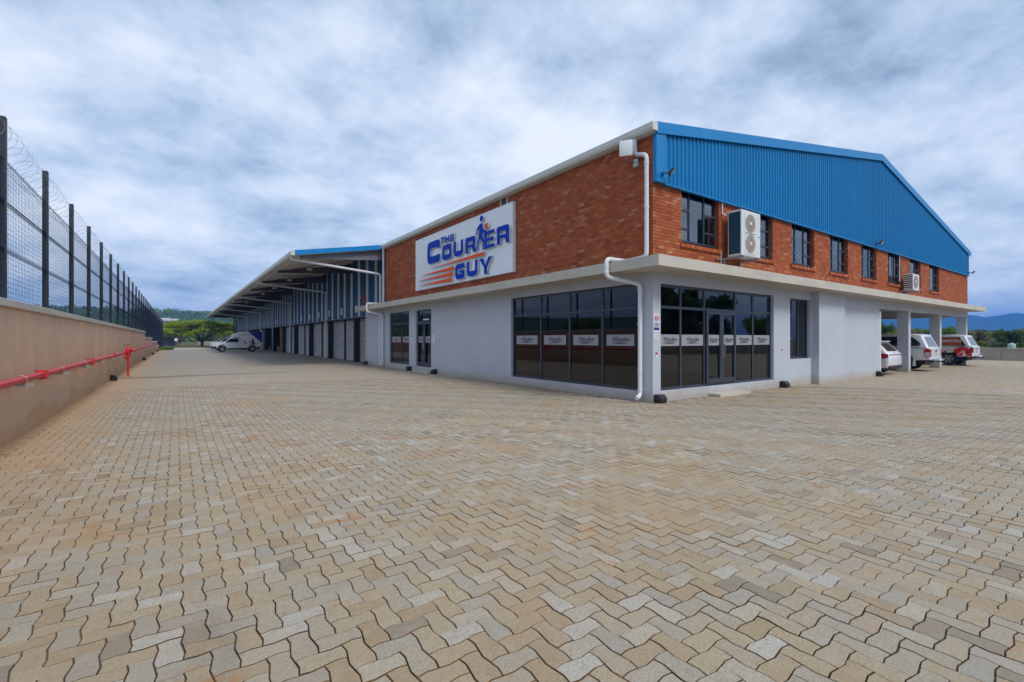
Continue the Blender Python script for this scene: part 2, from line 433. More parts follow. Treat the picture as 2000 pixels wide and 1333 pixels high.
class MB:
    """collects simple solids into one mesh; coordinates are world (or the thing's own) metres"""
    def __init__(s, xf=None):
        s.v = []; s.f = []; s.xf = xf
    def add(s, vs, fs):
        n = len(s.v)
        if s.xf is not None:
            vs = [s.xf(*p) for p in vs]
        s.v += [tuple(p) for p in vs]
        s.f += [tuple(i + n for i in f) for f in fs]
        return s
    def box(s, x0, x1, y0, y1, z0, z1):
        x0, x1 = min(x0, x1), max(x0, x1); y0, y1 = min(y0, y1), max(y0, y1); z0, z1 = min(z0, z1), max(z0, z1)
        return s.add([(x0, y0, z0), (x1, y0, z0), (x1, y1, z0), (x0, y1, z0), (x0, y0, z1), (x1, y0, z1), (x1, y1, z1), (x0, y1, z1)],
                     [(0, 3, 2, 1), (4, 5, 6, 7), (0, 1, 5, 4), (1, 2, 6, 5), (2, 3, 7, 6), (3, 0, 4, 7)])
    def bbox(s, x0, x1, y0, y1, z0, z1, b=0.01):
        """box with bevelled edges"""
        x0, x1 = min(x0, x1), max(x0, x1); y0, y1 = min(y0, y1), max(y0, y1); z0, z1 = min(z0, z1), max(z0, z1)
        bm = bmesh.new()
        bmesh.ops.create_cube(bm, size=1)
        for v in bm.verts:
            v.co = Vector((x0 + (v.co.x + .5) * (x1 - x0), y0 + (v.co.y + .5) * (y1 - y0), z0 + (v.co.z + .5) * (z1 - z0)))
        bmesh.ops.bevel(bm, geom=bm.edges[:], offset=b, segments=2, affect='EDGES', profile=0.5)
        bm.verts.index_update()
        s.add([tuple(v.co) for v in bm.verts], [tuple(v.index for v in f.verts) for f in bm.faces])
        bm.free()
        return s
    def tube(s, pts, r, n=10, caps=True):
        pts = [Vector(p) for p in pts]
        rs = r if isinstance(r, (list, tuple)) else [r] * len(pts)
        vs = []; fs = []
        up = None
        for i, p in enumerate(pts):
            a = (pts[i] - pts[i - 1]).normalized() if i else None
            b = (pts[i + 1] - pts[i]).normalized() if i < len(pts) - 1 else None
            d = (a + b).normalized() if a is not None and b is not None and (a + b).length > 1e-4 else (a if a is not None else b)
            k = 1.0
            if a is not None and b is not None:
                k = 1.0 / max(0.5, d.dot(a))
            if up is None:
                up = Vector((0, 0, 1)) if abs(d.z) < 0.9 else Vector((1, 0, 0))
            e1 = d.cross(up)
            if e1.length < 1e-4:
                e1 = d.cross(Vector((0.3, 1, 0.2)))
            e1.normalize(); e2 = d.cross(e1).normalized(); up = -e2 if False else e2.cross(d)
            up = e1.cross(d)
            for j in range(n):
                t = 2 * math.pi * j / n
                vs.append(p + (e1 * math.cos(t) + e2 * math.sin(t)) * rs[i])
        for i in range(len(pts) - 1):
            for j in range(n):
                j2 = (j + 1) % n
                fs.append((i * n + j, i * n + j2, (i + 1) * n + j2, (i + 1) * n + j))
        if caps:
            fs.append(tuple(range(n - 1, -1, -1)))
            fs.append(tuple(range((len(pts) - 1) * n, len(pts) * n)))
        return s.add(vs, fs)
    def prism(s, poly, fn, d0, d1):
        """poly (u,v) extruded from d0 to d1 with fn(u,v,d)->xyz"""
        n = len(poly)
        vs = [fn(u, v, d0) for u, v in poly] + [fn(u, v, d1) for u, v in poly]
        fs = [tuple(range(n)), tuple(range(2 * n - 1, n - 1, -1))]
        for i in range(n):
            j = (i + 1) % n
            fs.append((i, i + n, j + n, j))
        return s.add(vs, fs)
    def lathe(s, prof, c, axis='z', n=20):
        """prof [(r,h)] turned round an axis through c"""
        vs = []; fs = []
        for r, h in prof:
            for j in range(n):
                t = 2 * math.pi * j / n
                a, b = r * math.cos(t), r * math.sin(t)
                p = {'z': (a, b, h), 'y': (a, h, b), 'x': (h, a, b)}[axis]
                vs.append((c[0] + p[0], c[1] + p[1], c[2] + p[2]))
        for i in range(len(prof) - 1):
            for j in range(n):
                j2 = (j + 1) % n
                fs.append((i * n + j, i * n + j2, (i + 1) * n + j2, (i + 1) * n + j))
        fs.append(tuple(range(n))); fs.append(tuple(range((len(prof) - 1) * n, len(prof) * n)))
        return s.add(vs, fs)
    def mesh(s, name, mat, smooth=None):
        me = bpy.data.meshes.new(name)
        me.from_pydata(s.v, [], s.f)
        bm = bmesh.new(); bm.from_mesh(me)
        bmesh.ops.recalc_face_normals(bm, faces=bm.faces[:])
        bm.to_mesh(me); bm.free()
        me.materials.append(MATS[mat])
        if smooth:
            me.shade_smooth()
            me.set_sharp_from_angle(angle=R(smooth))
        return me
    def build(s, name, mat, parent=None, smooth=None, label=None):
        return link(name, s.mesh(name, mat, smooth), parent, label)

def link(name, me, parent=None, label=None, loc=None):
    o = bpy.data.objects.new(name, me)
    COL.objects.link(o)
    if parent is not None:
        o.parent = parent
        if parent.type == 'EMPTY' and parent.get('_world'):
            o.matrix_parent_inverse = Matrix.Translation(-Vector(parent.location))
    if loc is not None:
        o.location = loc
    if label:
        o['label'] = label
    return o
def thing(name, label, cat, loc=(0, 0, 0), group=None, world=True):
    """Empty at a thing's base; parts are given in world metres when world is True"""
    o = bpy.data.objects.new(name, None)
    o.empty_display_size = 0.3
    COL.objects.link(o)
    o.location = loc
    o['_world'] = 1 if world else 0
    o['label'] = label; o['category'] = cat
    if group:
        o['group'] = group
    return o
def tag(o, label, cat, group=None):
    o['label'] = label; o['category'] = cat
    if group:
        o['group'] = group
    return o
def structure(o):
    o['kind'] = 'structure'
    return o
def copy_tree(o, parent=None):
    c = o.copy()
    COL.objects.link(c)
    if parent is not None:
        c.parent = parent
        c.matrix_parent_inverse = o.matrix_parent_inverse.copy()
    for ch in list(o.children):
        copy_tree(ch, c)
    return c
def project(p):
    dx, dy, dz = p[0] - CAM.x, p[1] - CAM.y, p[2] - CAM.z
    d = dx * FWX + dy * FWY
    l = dx * FWY - dy * FWX
    return (1000 + 922 * l / d, 662 - 922 * dz / d, d) if d > 0.05 else (1e9, 1e9, -1)

# ------------------------------------------------------------------ ground
structure(MB().add([(-4100, -4100, -0.08), (4100, -4100, -0.08), (4100, 4100, -0.08), (-4100, 4100, -0.08)], [(0, 1, 2, 3)]).build('ground', 'terrain'))
pav = structure(MB().add([(-11.9, -24, -0.022), (40.6, -24, -0.022), (40.6, 78, -0.022), (-11.9, 78, -0.022)], [(0, 1, 2, 3)]).build('pavement', 'paver_far'))
structure(MB().add([(-9.5, 78, -0.03), (60, 78, -0.03), (60, 96, -0.03), (-30, 96, -0.03), (-30, 86, -0.03)], [(0, 1, 2, 3, 4)]).build('road', 'road'))

W = 0.1125
AMP = 0.0088
def unit_outline(horizontal):
    """zig-zag paver outline on the W grid: every grid edge carries the same S kink, so the pieces interlock"""
    nx, ny = (2, 1) if horizontal else (1, 2)
    par = 0 if horizontal else 1
    def edge(p, q):
        dx, dy = q[0] - p[0], q[1] - p[1]
        sg = 1 if (min(p[0], q[0]) + min(p[1], q[1]) + par) % 2 == 0 else -1
        a = sg * AMP / W
        mid = ((p[0] + q[0]) / 2 + (a if dy else 0), (p[1] + q[1]) / 2 + (-a if dx else 0))
        return [p, mid]
    cs = [(i, 0) for i in range(nx)] + [(nx, j) for j in range(ny)] + [(nx - i, ny) for i in range(nx)] + [(0, ny - j) for j in range(ny)]
    pts = []
    for i, c in enumerate(cs):
        pts += edge(c, cs[(i + 1) % len(cs)])
    return np.array(pts) * W - np.array([nx * W / 2, ny * W / 2])
def inset(pts, d):
    n = len(pts)
    out = []
    for i in range(n):
        a, b, c = pts[i - 1], pts[i], pts[(i + 1) % n]
        e1 = (b - a) / np.linalg.norm(b - a); e2 = (c - b) / np.linalg.norm(c - b)
        n1 = np.array([-e1[1], e1[0]]); n2 = np.array([-e2[1], e2[0]])
        m = n1 + n2; m /= np.linalg.norm(m)
        out.append(b + m * d / max(0.5, m @ n1))
    return np.array(out)
def paver_proto(pts):
    rings = [(0.0056, 0.0), (0.0036, -0.0022), (0.0030, -0.024)]
    v = np.concatenate([np.c_[inset(pts, d), np.full(len(pts), z)] for d, z in rings])
    n = len(pts)
    f = [list(range(n))]
    for k in range(2):
        for i in range(n):
            j = (i + 1) % n
            f.append([k * n + j, k * n + i, (k + 1) * n + i, (k + 1) * n + j])
    return v, f
PH, PV = unit_outline(True), unit_outline(False)
rect = lambda w, h: np.array([(-w, -h), (w, -h), (w, h), (-w, h)])
def rect_proto(w, h):
    v = np.concatenate([np.c_[inset(rect(w, h), d), np.full(4, z)] for d, z in ((0.0042, 0.0), (0.0034, -0.016))])
    return v, [[0, 1, 2, 3]] + [[(i + 1) % 4, i, 4 + i, 4 + (i + 1) % 4] for i in range(4)]
PROTO = {0: paver_proto(PH), 1: paver_proto(PV), 2: rect_proto(W, W / 2), 3: rect_proto(W / 2, W)}
# choose cells: dominoes of a herringbone on integer cells
nr = np.random.default_rng(11)
ii, jj = np.meshgrid(np.arange(int(-11.85 / W), int(34 / W)), np.arange(int(-13.0 / W), int(27 / W)), indexing='ij')
r4 = (ii - jj) % 4
def cells(kind):
    sel = r4 == (0 if kind == 0 else 3)
    i, j = ii[sel], jj[sel]
    cx = (i + (1.0 if kind == 0 else 0.5)) * W; cy = (j + (0.5 if kind == 0 else 1.0)) * W
    ok = (cx > -11.68) & ~((cx > -0.12) & (cy > -0.12))
    ok &= ~((cx > 8.7) & (cx < 11.3) & (cy > -0.38))
    dx, dy = cx - CAM.x, cy - CAM.y
    d = dx * FWX + dy * FWY; l = np.abs(dx * FWY - dy * FWX)
    dist = np.hypot(dx, dy)
    ok &= ((d > -1.5) & (l < 1.13 * np.maximum(d, 0) + 3.5)) & (dist < 19.5)
    return np.c_[cx, cy][ok], dist[ok], d[ok], l[ok]
near_v, near_f, near_n, near_r = [], [], [], []
off = 0
cand = []
fields = []
for kind in (0, 1):
    c, dist, d, l = cells(kind)
    near = dist < 9.5
    for cc, dd, ll in zip(c[near], d[near], l[near]):
        if dd > 0.6:
            px, py, _ = project((cc[0], cc[1], 0))
            if -20 < px < 2020 and py < 1360:
                cand.append((CAM.z * 922 * 922 / dd ** 3, kind, cc[0], cc[1]))
    fields.append((kind, c[near], c[~near]))
cand.sort(reverse=True)
chosen = set((k, round(x, 4), round(y, 4)) for _, k, x, y in cand[:300])
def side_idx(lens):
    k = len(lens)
    return np.array([0] * (k - lens[0]) + [1] * lens[0])  # sides take the dark soil colour, painting in joint shade as well as dirt
def field_mesh(name, groups, mat, jit):
    V, F, N, RN, MI = [], [], [], [], []
    off = 0
    for kind, c in groups:
        pv, pf = PROTO[kind]
        m = len(c)
        if m == 0:
            continue
        z = nr.normal(0, jit, m) + 0.0045 * (np.sin(c[:, 0] * 1.9 + 1.3 * np.sin(c[:, 1] * 1.1)) * np.cos(c[:, 1] * 1.6 + 0.7)) + 0.003 * np.sin(c[:, 0] * 4.7 + c[:, 1] * 3.9)
        z = np.minimum(z, 0.006)
        rz = nr.normal(0, 0.009, m)
        tx, ty = nr.normal(0, 0.006, m), nr.normal(0, 0.006, m)
        v = np.repeat(pv[None], m, 0)
        v[:, :, 2] += z[:, None] + v[:, :, 0] * tx[:, None] + v[:, :, 1] * ty[:, None]
        x_, y_ = v[:, :, 0].copy(), v[:, :, 1].copy()
        v[:, :, 0] = x_ - y_ * rz[:, None] + c[:, 0, None] + nr.normal(0, 0.0007, m)[:, None]; v[:, :, 1] = y_ + x_ * rz[:, None] + c[:, 1, None] + nr.normal(0, 0.0007, m)[:, None]
        V.append(v.reshape(-1, 3))
        flat = np.concatenate([np.array(f) for f in pf])
        lens = np.array([len(f) for f in pf])
        F.append((flat[None] + (np.arange(m) * len(pv))[:, None] + off).ravel())
        N.append(np.tile(lens, m))
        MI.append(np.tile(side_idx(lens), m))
        RN.append(np.repeat(nr.random(m), len(lens)))
        off += m * len(pv)
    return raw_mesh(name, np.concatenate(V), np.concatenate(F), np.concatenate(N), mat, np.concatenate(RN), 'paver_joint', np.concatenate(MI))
g_near, g_far = [], []
for kind, cn, cf in fields:
    keep = np.array([(kind, round(x, 4), round(y, 4)) not in chosen for x, y in cn])
    g_near.append((kind, cn[keep])); g_far.append((kind + 2, cf))
o = link('paver_field', field_mesh('paver_field', g_near + g_far, 'paver', 0.0011), pav)
o['kind'] = 'stuff'
PM = []
for kind in (0, 1):
    pv, pf = PROTO[kind]
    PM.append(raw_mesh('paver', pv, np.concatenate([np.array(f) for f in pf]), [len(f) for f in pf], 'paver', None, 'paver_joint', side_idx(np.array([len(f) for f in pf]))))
for k, x, y in sorted(chosen):
    o = link('paver', PM[k], pav, loc=(x, y, random.gauss(0, 0.0011)))
    o.rotation_euler = (random.gauss(0, 0.006), random.gauss(0, 0.006), random.gauss(0, 0.009))
    o.location.z += 0.0045 * (math.sin(x * 1.9 + 1.3 * math.sin(y * 1.1)) * math.cos(y * 1.6 + 0.7)) + 0.003 * math.sin(x * 4.7 + y * 3.9)
rim_ = [(max(-11.88, CAM.x + 19.2 * math.cos(a)), max(-13.0, CAM.y + 19.2 * math.sin(a)), -0.0125) for a in [2 * math.pi * k / 64 for k in range(64)]]
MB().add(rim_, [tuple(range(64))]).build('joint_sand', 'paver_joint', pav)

# ------------------------------------------------------------------ boundary wall on the left
WX = -11.80
bw = thing('boundary_wall', 'long tan plastered boundary wall with concrete coping along the left of the yard', 'wall', (WX - 0.2, 30, 0))
segs = [(-24, -9.55, 2.08), (-9.55, 5.46, 2.08), (5.46, 15.0, 2.08), (15.0, 27.5, 2.08), (27.5, 40.1, 2.08), (40.1, 53.3, 1.62), (53.3, 68.5, 1.18), (68.5, 75, 0.62)]
for a, b, h in segs:
    MB().box(WX - 0.32, WX, a + 0.008, b - 0.008, -0.05, h).build('wall_panel', 'boundary_plaster', bw)
    MB().box(WX - 0.34, WX - 0.02, a - 0.012, a + 0.012, -0.05, h - 0.01).build('movement_joint', 'concrete', bw)
    n = max(1, round((b - a) / 3.1))
    for k in range(n):
        MB().bbox(WX - 0.37, WX + 0.05, a + (b - a) * k / n + 0.004, a + (b - a) * (k + 1) / n - 0.004, h, h + 0.115, 0.008).build('coping', 'concrete', bw)
for k in range(26):
    y = 1.4 + 2.35 * k
    MB().lathe([(0.022, 0.0), (0.022, 0.02), (0.015, 0.02), (0.013, 0.004)], (WX, y, 0.28 + 0.03 * math.sin(k * 3.1)), 'x', 10).build('weep_pipe', 'curb_wall', bw)
MB().box(-12, 40.9, -24.3, -24.0, -0.05, 1.9).build('yard_wall', 'boundary_plaster')
tag(bpy.data.objects['yard_wall'], 'plain tan wall closing the yard behind the viewer, seen reflected in the glass', 'wall')

# ------------------------------------------------------------------ mesh security fence on the wall
FX = -12.02
fen = thing('security_fence', 'tall dark mesh security fence with razor wire standing on the tan boundary wall', 'fence', (FX, 30, 2.2))
PITCH = 3.07
def panel_mesh(z0, z1):
    mb = MB()
    w = 0.0016
    L = PITCH - 0.06
    def bend(z):
        for zb in (3.83, 3.05):
            if abs(z - zb) < 0.05:
                return 0.03 * (1 - abs(z - zb) / 0.05)
        return 0.0
    n = int((z1 - z0) / 0.08)
    for k in range(n + 1):
        z = z0 + (z1 - z0) * k / n
        d = bend(z)
        mb.add([(d, 0, z - 1.6 * w), (d, L, z - 1.6 * w), (d + w * 1.7, 0, z), (d + w * 1.7, L, z), (d, 0, z + 1.6 * w), (d, L, z + 1.6 * w)], [(0, 1, 3, 2), (2, 3, 5, 4), (4, 5, 1, 0)])
    for zb in (3.83, 3.05):
        if z0 < zb < z1:
            for q in (-0.035, -0.012, 0.012, 0.035):
                mb.box(0.012, 0.022, 0, L, zb + q - 0.003, zb + q + 0.003)
    m = int(L / 0.10)
    for k in range(m + 1):
        y = L * k / m
        mb.add([(-0.002, y - w, z0), (-0.002, y - w, z1), (0.002, y, z0), (0.002, y, z1), (-0.002, y + w, z0), (-0.002, y + w, z1)], [(0, 1, 3, 2), (2, 3, 5, 4), (4, 5, 1, 0)])
    mb.box(-0.004, 0.004, 0, L, z1 - 0.006, z1 + 0.004)
    mb.box(-0.004, 0.004, 0, L, z1 + 0.03, z1 + 0.036)
    return mb.mesh('mesh_panel', 'wire')
PMESH = {z: panel_mesh(z, 4.52) for z in (2.22, 1.76, 1.30, 0.05)}
coil = MB()
pts = []
NC = 9
for k in range(NC * 14 + 1):
    t = 2 * math.pi * k / 14
    y = PITCH * k / (NC * 14)
    sag = -0.08 * math.sin(math.pi * y / PITCH)
    pts.append((0.24 * math.cos(t), y + 0.06 * math.sin(t * 0.5), 4.80 + sag + 0.235 * math.sin(t)))
coil.tube(pts, 0.0022, 3, False)
for k in range(4, NC * 14, 5):
    p = pts[k]
    coil.add([(p[0], p[1] - 0.018, p[2]), (p[0] + 0.003, p[1], p[2] + 0.009), (p[0], p[1] + 0.018, p[2]), (p[0] - 0.003, p[1], p[2] - 0.009)], [(0, 1, 2), (0, 2, 3)])
coil = coil.mesh('razor_coil', 'razor')
post_m = MB().bbox(-0.045, 0.045, -0.05, 0.05, 0, 1, 0.006)
for z in (0.28, 0.43, 0.55, 0.67, 0.79, 0.92):
    pass
post_m = post_m.mesh('post', 'fence_paint')
bolt_m = MB().lathe([(0.014, 0), (0.014, 0.012), (0.006, 0.018)], (0, 0, 0), 'x', 8).mesh('bolt', 'galv')
for k in range(-8, 35):
    y = 3.49 + PITCH * k
    zb = 2.19 if y < 40.1 else (1.735 if y < 53.3 else (1.29 if y < 68.5 else 0.0))
    p = link('post', post_m, fen, loc=(FX, y, zb)); p.scale = (1, 1, 5.22 - zb)
    p.matrix_parent_inverse = Matrix.Translation(-Vector(fen.location))
    if -1 < k < 6:
        for z in (2.45, 2.85, 3.3, 3.72, 4.1, 4.45):
            link('bolt', bolt_m, fen, loc=(FX + 0.051, y - 0.02, z))
    key = 2.22 if zb > 2 else (1.76 if zb > 1.7 else (1.30 if zb > 1 else 0.05))
    link('mesh_panel', PMESH[key], fen, loc=(FX, y + 0.03, 0))
    link('razor_coil', coil, fen, loc=(FX, y, 0))

# ------------------------------------------------------------------ red fire main on the wall
PXW = WX + 0.16
fp = thing('fire_main', 'red fire water pipe with bolted flanges running along the tan boundary wall', 'pipe', (PXW, 20, 0))
MB().tube([(PXW, -20, 0.97), (PXW, 61, 0.97)], 0.055, 14).build('pipe', 'red_paint', fp, 40)
for y in [-13.5, -7.7, -1.9, 3.92, 9.7, 15.25, 21.0, 26.8, 32.6, 38.4, 44.2, 50, 55.8]:
    f = MB().lathe([(0.055, -0.05), (0.085, -0.045), (0.085, -0.006), (0.078, -0.004), (0.078, 0.004), (0.085, 0.006), (0.085, 0.045), (0.055, 0.05)], (PXW, y, 0.97), 'y', 16).build('flange', 'red_paint', fp, 40)
    for a in range(4):
        t = math.pi / 4 + a * math.pi / 2
        MB().box(PXW + 0.098 * math.cos(t) - 0.012, PXW + 0.098 * math.cos(t) + 0.012, y - 0.06, y + 0.06, 0.97 + 0.098 * math.sin(t) - 0.012, 0.97 + 0.098 * math.sin(t) + 0.012).build('bolt', 'red_paint', f)
for k in range(-7, 20):
    y = 2.63 + 2.93 * k
    MB().box(WX + 0.001, WX + 0.30, y - 0.02, y + 0.02, 0.872, 0.912).build('bracket', 'galv', fp)
    MB().tube([(PXW + 0.062 * math.cos(t), y, 0.97 + 0.062 * math.sin(t)) for t in [i * math.pi / 8 for i in range(-3, 12)]], 0.006, 5).build('clamp', 'galv', fp)
hy = thing('fire_hydrant', 'red fire hydrant standpipe with brass wheel valve rising beside the boundary wall', 'hydrant', (-11.36, 18.2, 0))
hx = -11.40
MB().tube([(hx, 18.2, 0.0), (hx, 18.2, 0.80)], 0.038, 12).lathe([(0.08, 0.80), (0.08, 0.86), (0.05, 0.87)], (hx, 18.2, 0), 'z', 14).build('standpipe', 'red_paint', hy, 40)
MB().lathe([(0.05, 0.86), (0.085, 0.93), (0.10, 1.05), (0.09, 1.17), (0.05, 1.24), (0.03, 1.30)], (hx, 18.2, 0), 'z', 14).build('valve_body', 'red_paint', hy, 40)
MB().tube([(hx, 18.2, 1.10), (hx + 0.10, 18.1, 1.12), (hx + 0.19, 18.02, 1.10)], 0.05, 10).lathe([(0.065, -0.02), (0.065, 0.05)], (hx + 0.19, 18.02, 1.10), 'x', 12).build('outlet', 'red_paint', hy, 40)
MB().tube([(hx + 0.10 * math.cos(i * math.pi / 8), 18.2 + 0.10 * math.sin(i * math.pi / 8), 1.345) for i in range(17)], 0.009, 6).box(hx - 0.10, hx + 0.10, 18.19, 18.21, 1.335, 1.35).tube([(hx, 18.2, 1.28), (hx, 18.2, 1.35)], 0.012, 8).build('hand_wheel', 'dark_steel', hy)
MB().tube([(hx, 18.2, 0.70), (PXW, 18.2, 0.97)], 0.04, 8).build('branch', 'red_paint', hy)

# ------------------------------------------------------------------ office building
OX1, OY1 = 30.6, 18.55                 # extent of the brick storey
Z_SL0, Z_SL1 = 3.28, 3.54              # slab under / top
Z_CL = 5.53                            # bottom edge of the gable cladding
RX, RZ, EZ = 15.4, 9.60, 6.93          # ridge and eaves
SLOPE = (RZ - EZ) / RX
roof_z = lambda x: RZ - SLOPE * abs(x - RX)
off_b = thing('office_building', 'two storey office block with red brick upper floor, grey ground floor and blue gable', 'building', (15, 9, 0))
gab = lambda u, d, z: (u, d, z)        # gable face: u = x, d = depth inward (+y)
lng = lambda u, d, z: (d, u, z)        # long face: u = y, d = depth inward (+x)

# --- plastered ground floor, pieces butted round the openings
def wallbox(mp, u0, u1, d0, d1, z0, z1, name='plaster_wall', mat='plaster'):
    return MB(mp).box(u0, u1, d0, d1, z0, z1).build(name, mat, off_b)
def wall_with_openings(mp, u0, u1, z0, z1, th, ops, name='plaster_wall', mat='plaster', d0=0.0):
    mb = MB(mp)
    cur = u0
    for (a, b, lo, hi) in sorted(ops):
        if a > cur:
            mb.box(cur, a, d0, th, z0, z1)
        mb.box(a, b, d0, th, z0, lo)
        if hi < z1:
            mb.box(a, b, d0, th, hi, z1)
        cur = b
    if cur < u1:
        mb.box(cur, u1, d0, th, z0, z1)
    return mb.build(name, mat, off_b)
LONG_OPS = [(0.47, 6.15, 0.25, 3.04), (12.63, 14.38, 0.24, 3.01), (15.2, 18.0, 0.25, 3.03)]
GAB_OPS = [(0.31, 6.11, 0.265, 3.01), (7.23, 8.80, 0.90, 2.98)]
wall_with_openings(lng, 0.0, 22.05, -0.02, Z_SL0, 0.26, LONG_OPS)
wall_with_openings(gab, 0.262, 15.2, -0.02, Z_SL0, 0.24, GAB_OPS)
MB().box(-0.003, 0.258, -0.004, -0.0005, -0.02, Z_SL0).build('corner_pier', 'plaster', off_b)
MB().box(0.262, 3.0, 21.8, 22.05, -0.02, Z_SL0).build('return_wall', 'plaster', off_b)
MB().bbox(8.85, 11.1, -0.245, -0.001, -0.02, Z_SL0, 0.006).build('pilaster', 'plaster', off_b)
MB().box(11.102, 15.2, -0.09, -0.001, -0.02, Z_SL0).build('thickened_wall', 'plaster', off_b)
MB().box(15.0, 15.2, 0.242, 6.2, -0.02, Z_SL0).build('carport_side_wall', 'plaster', off_b)
MB().box(15.202, 30.6, 6.0, 6.2, -0.02, Z_SL0).build('carport_back_wall', 'plaster', off_b)
# --- slab, soffits and carport frame
sl = MB()
sl.prism([(-0.75, -0.75), (31.1, -0.75), (31.1, 18.5), (0.0, 18.5), (0.0, 21.4), (-0.75, 21.4)], lambda u, v, d: (u, v, d), Z_SL0 + 0.001, Z_SL1 - 0.001)
slab = sl.build('concrete_slab', 'concrete', off_b)
MB().box(-0.70, 30.9, -0.70, -0.006, Z_SL0 - 0.004, Z_SL0 - 0.001).build('soffit', 'soffit', off_b)
MB().box(-0.70, -0.006, -0.003, 21.3, Z_SL0 - 0.004, Z_SL0 - 0.001).build('soffit', 'soffit', off_b)
MB().box(15.21, 30.6, -0.003, 5.99, Z_SL0 - 0.004, Z_SL0 - 0.001).build('soffit', 'soffit', off_b)
MB().box(15.21, 30.58, 0.0, 0.35, 2.95, Z_SL0 - 0.006).build('carport_beam', 'plaster', off_b)
MB().box(30.23, 30.58, 0.352, 5.98, 2.95, Z_SL0 - 0.006).build('carport_beam', 'plaster', off_b)
for x in (24.65, 19.4):
    MB().box(x + 0.02, x + 0.3, 0.352, 5.98, 2.98, Z_SL0 - 0.006).build('carport_beam', 'plaster', off_b)
for x0, x1, y0, y1 in ((19.40, 19.74, 0.002, 0.45), (24.65, 24.99, 0.002, 0.45), (30.24, 30.578, 0.002, 0.45), (30.24, 30.578, 5.5, 5.95)):
    MB().bbox(x0, x1, y0, y1, -0.02, 2.948, 0.008).build('column', 'plaster', off_b)

# --- brickwork of the upper storey: mortar backing + bricks, the largest in view as single objects
BL, BH, JT = 0.222, 0.073, 0.0115
UPW = [(1.19, 2.95), (4.24, 6.04), (7.34, 9.05), (10.40, 12.08), (13.48, 15.15), (16.58, 18.30), (19.60, 21.27), (22.78, 24.50)]
WZ0 = 4.20
SILLZ = WZ0 - 0.075
def bricks_for(mp, u0, u1, z0, z1, ops, depth, top=None):
    out = []
    row = 0
    z = z0
    while z + BH <= z1 + 0.03:
        zt = min(z + BH, z1)
        u = u0 - (BL + JT) * 0.5 * (row % 2)
        cuts = sorted((a, b) for a, b, lo, hi in ops if zt > lo + 0.01 and z < hi - 0.01)
        spans = []
        cur = u0
        for a, b in cuts:
            spans.append((cur, a)); cur = b
        spans.append((cur, u1))
        while u < u1:
            for s0, s1 in spans:
                a, b = max(u, s0), min(u + BL, s1)
                if b - a > 0.03:
                    out.append((a, b, z, zt))
            u += BL + JT
        z += BH + JT
        row += 1
    return out
def brick_part(mp, name, bricks, depth, parent, n_single):
    # largest on screen first
    def score(q):
        c = mp((q[0] + q[1]) / 2, 0, (q[2] + q[3]) / 2)
        x, y, d = project(c)
        if not (0 < x < 2000 and 0 < y < 1333):
            return -1e6 - d
        return -d
    order = sorted(bricks, key=score, reverse=True)
    single = []
    rest = []
    for q in order:
        if len(single) < n_single and abs((q[1] - q[0]) - BL) < 1e-4 and abs(q[3] - q[2] - BH) < 1e-4:
            single.append(q)
        else:
            rest.append(q)
    base = MB(mp)
    b0 = base.box(-BL / 2, BL / 2, 0, depth, -BH / 2, BH / 2).mesh('brick', 'brick')
    for a, b, z0, z1 in single:
        o = link('brick', b0, parent, loc=Vector(mp((a + b) / 2, random.uniform(-0.0015, 0.0015), (z0 + z1) / 2)))
    q = np.array(rest)
    m = len(q)
    pr = np.random.default_rng(5).uniform(-0.002, 0.002, m)
    V = np.zeros((m, 8, 3), dtype=np.float32)
    for k, (ua, da, za) in enumerate(((0, 0, 2), (1, 0, 2), (1, 1, 2), (0, 1, 2), (0, 0, 3), (1, 0, 3), (1, 1, 3), (0, 1, 3))):
        U = q[:, ua]; D = pr + (depth if da else 0); Z = q[:, za]
        P3 = mp(U, D, Z)
        V[:, k, 0], V[:, k, 1], V[:, k, 2] = P3
    F = [(0, 3, 2, 1), (4, 5, 6, 7), (0, 1, 5, 4), (1, 2, 6, 5), (2, 3, 7, 6), (3, 0, 4, 7)]
    if mp is lng:
        F = [f[::-1] for f in F]
    F = np.array(F)
    fl = (F[None] + (np.arange(m) * 8)[:, None, None]).reshape(-1)
    me = raw_mesh(name, V.reshape(-1, 3), fl, np.full(m * 6, 4), 'brick', np.repeat(np.random.default_rng(9).random(m), 6))
    o = link('brick_field', me, parent)
    o['kind'] = 'stuff'
win_ops = [(a, b, SILLZ, 9) for a, b in UPW]
bl = bricks_for(lng, 0.0, OY1, Z_SL1 + 0.012, EZ - 0.10, [(6.37, 6.80, 6.42, 6.72)], 0.10)
bg_ = bricks_for(gab, 0.0, OX1, Z_SL1 + 0.012, Z_CL + 0.06, win_ops, 0.10)
wl = MB().box(0.007, 0.30, 0.012, OY1 - 0.012, Z_SL1, EZ - 0.03).box(0.02, 1.0, OY1 - 0.10, OY1 - 0.012, Z_SL1, EZ - 0.03).build('brick_wall', 'mortar', off_b)
brick_part(lng, 'brick_field', bl, 0.10, wl, 150)
wg = MB()
prev = 0.31
for a, b in UPW:
    wg.box(prev, a - 0.010, 0.007, 0.30, SILLZ, Z_CL + 0.3); prev = b + 0.010
wg.box(prev, OX1 - 0.01, 0.007, 0.30, SILLZ, Z_CL + 0.3)
wg.box(0.31, OX1 - 0.01, 0.007, 0.30, Z_SL1, SILLZ - 0.001)
wg = wg.build('brick_wall', 'mortar', off_b)
brick_part(gab, 'brick_field', bg_, 0.10, wg, 150)
MB().box(30.5, 30.59, 0.11, OY1, Z_SL1, 6.9).build('side_wall', 'mortar', off_b)
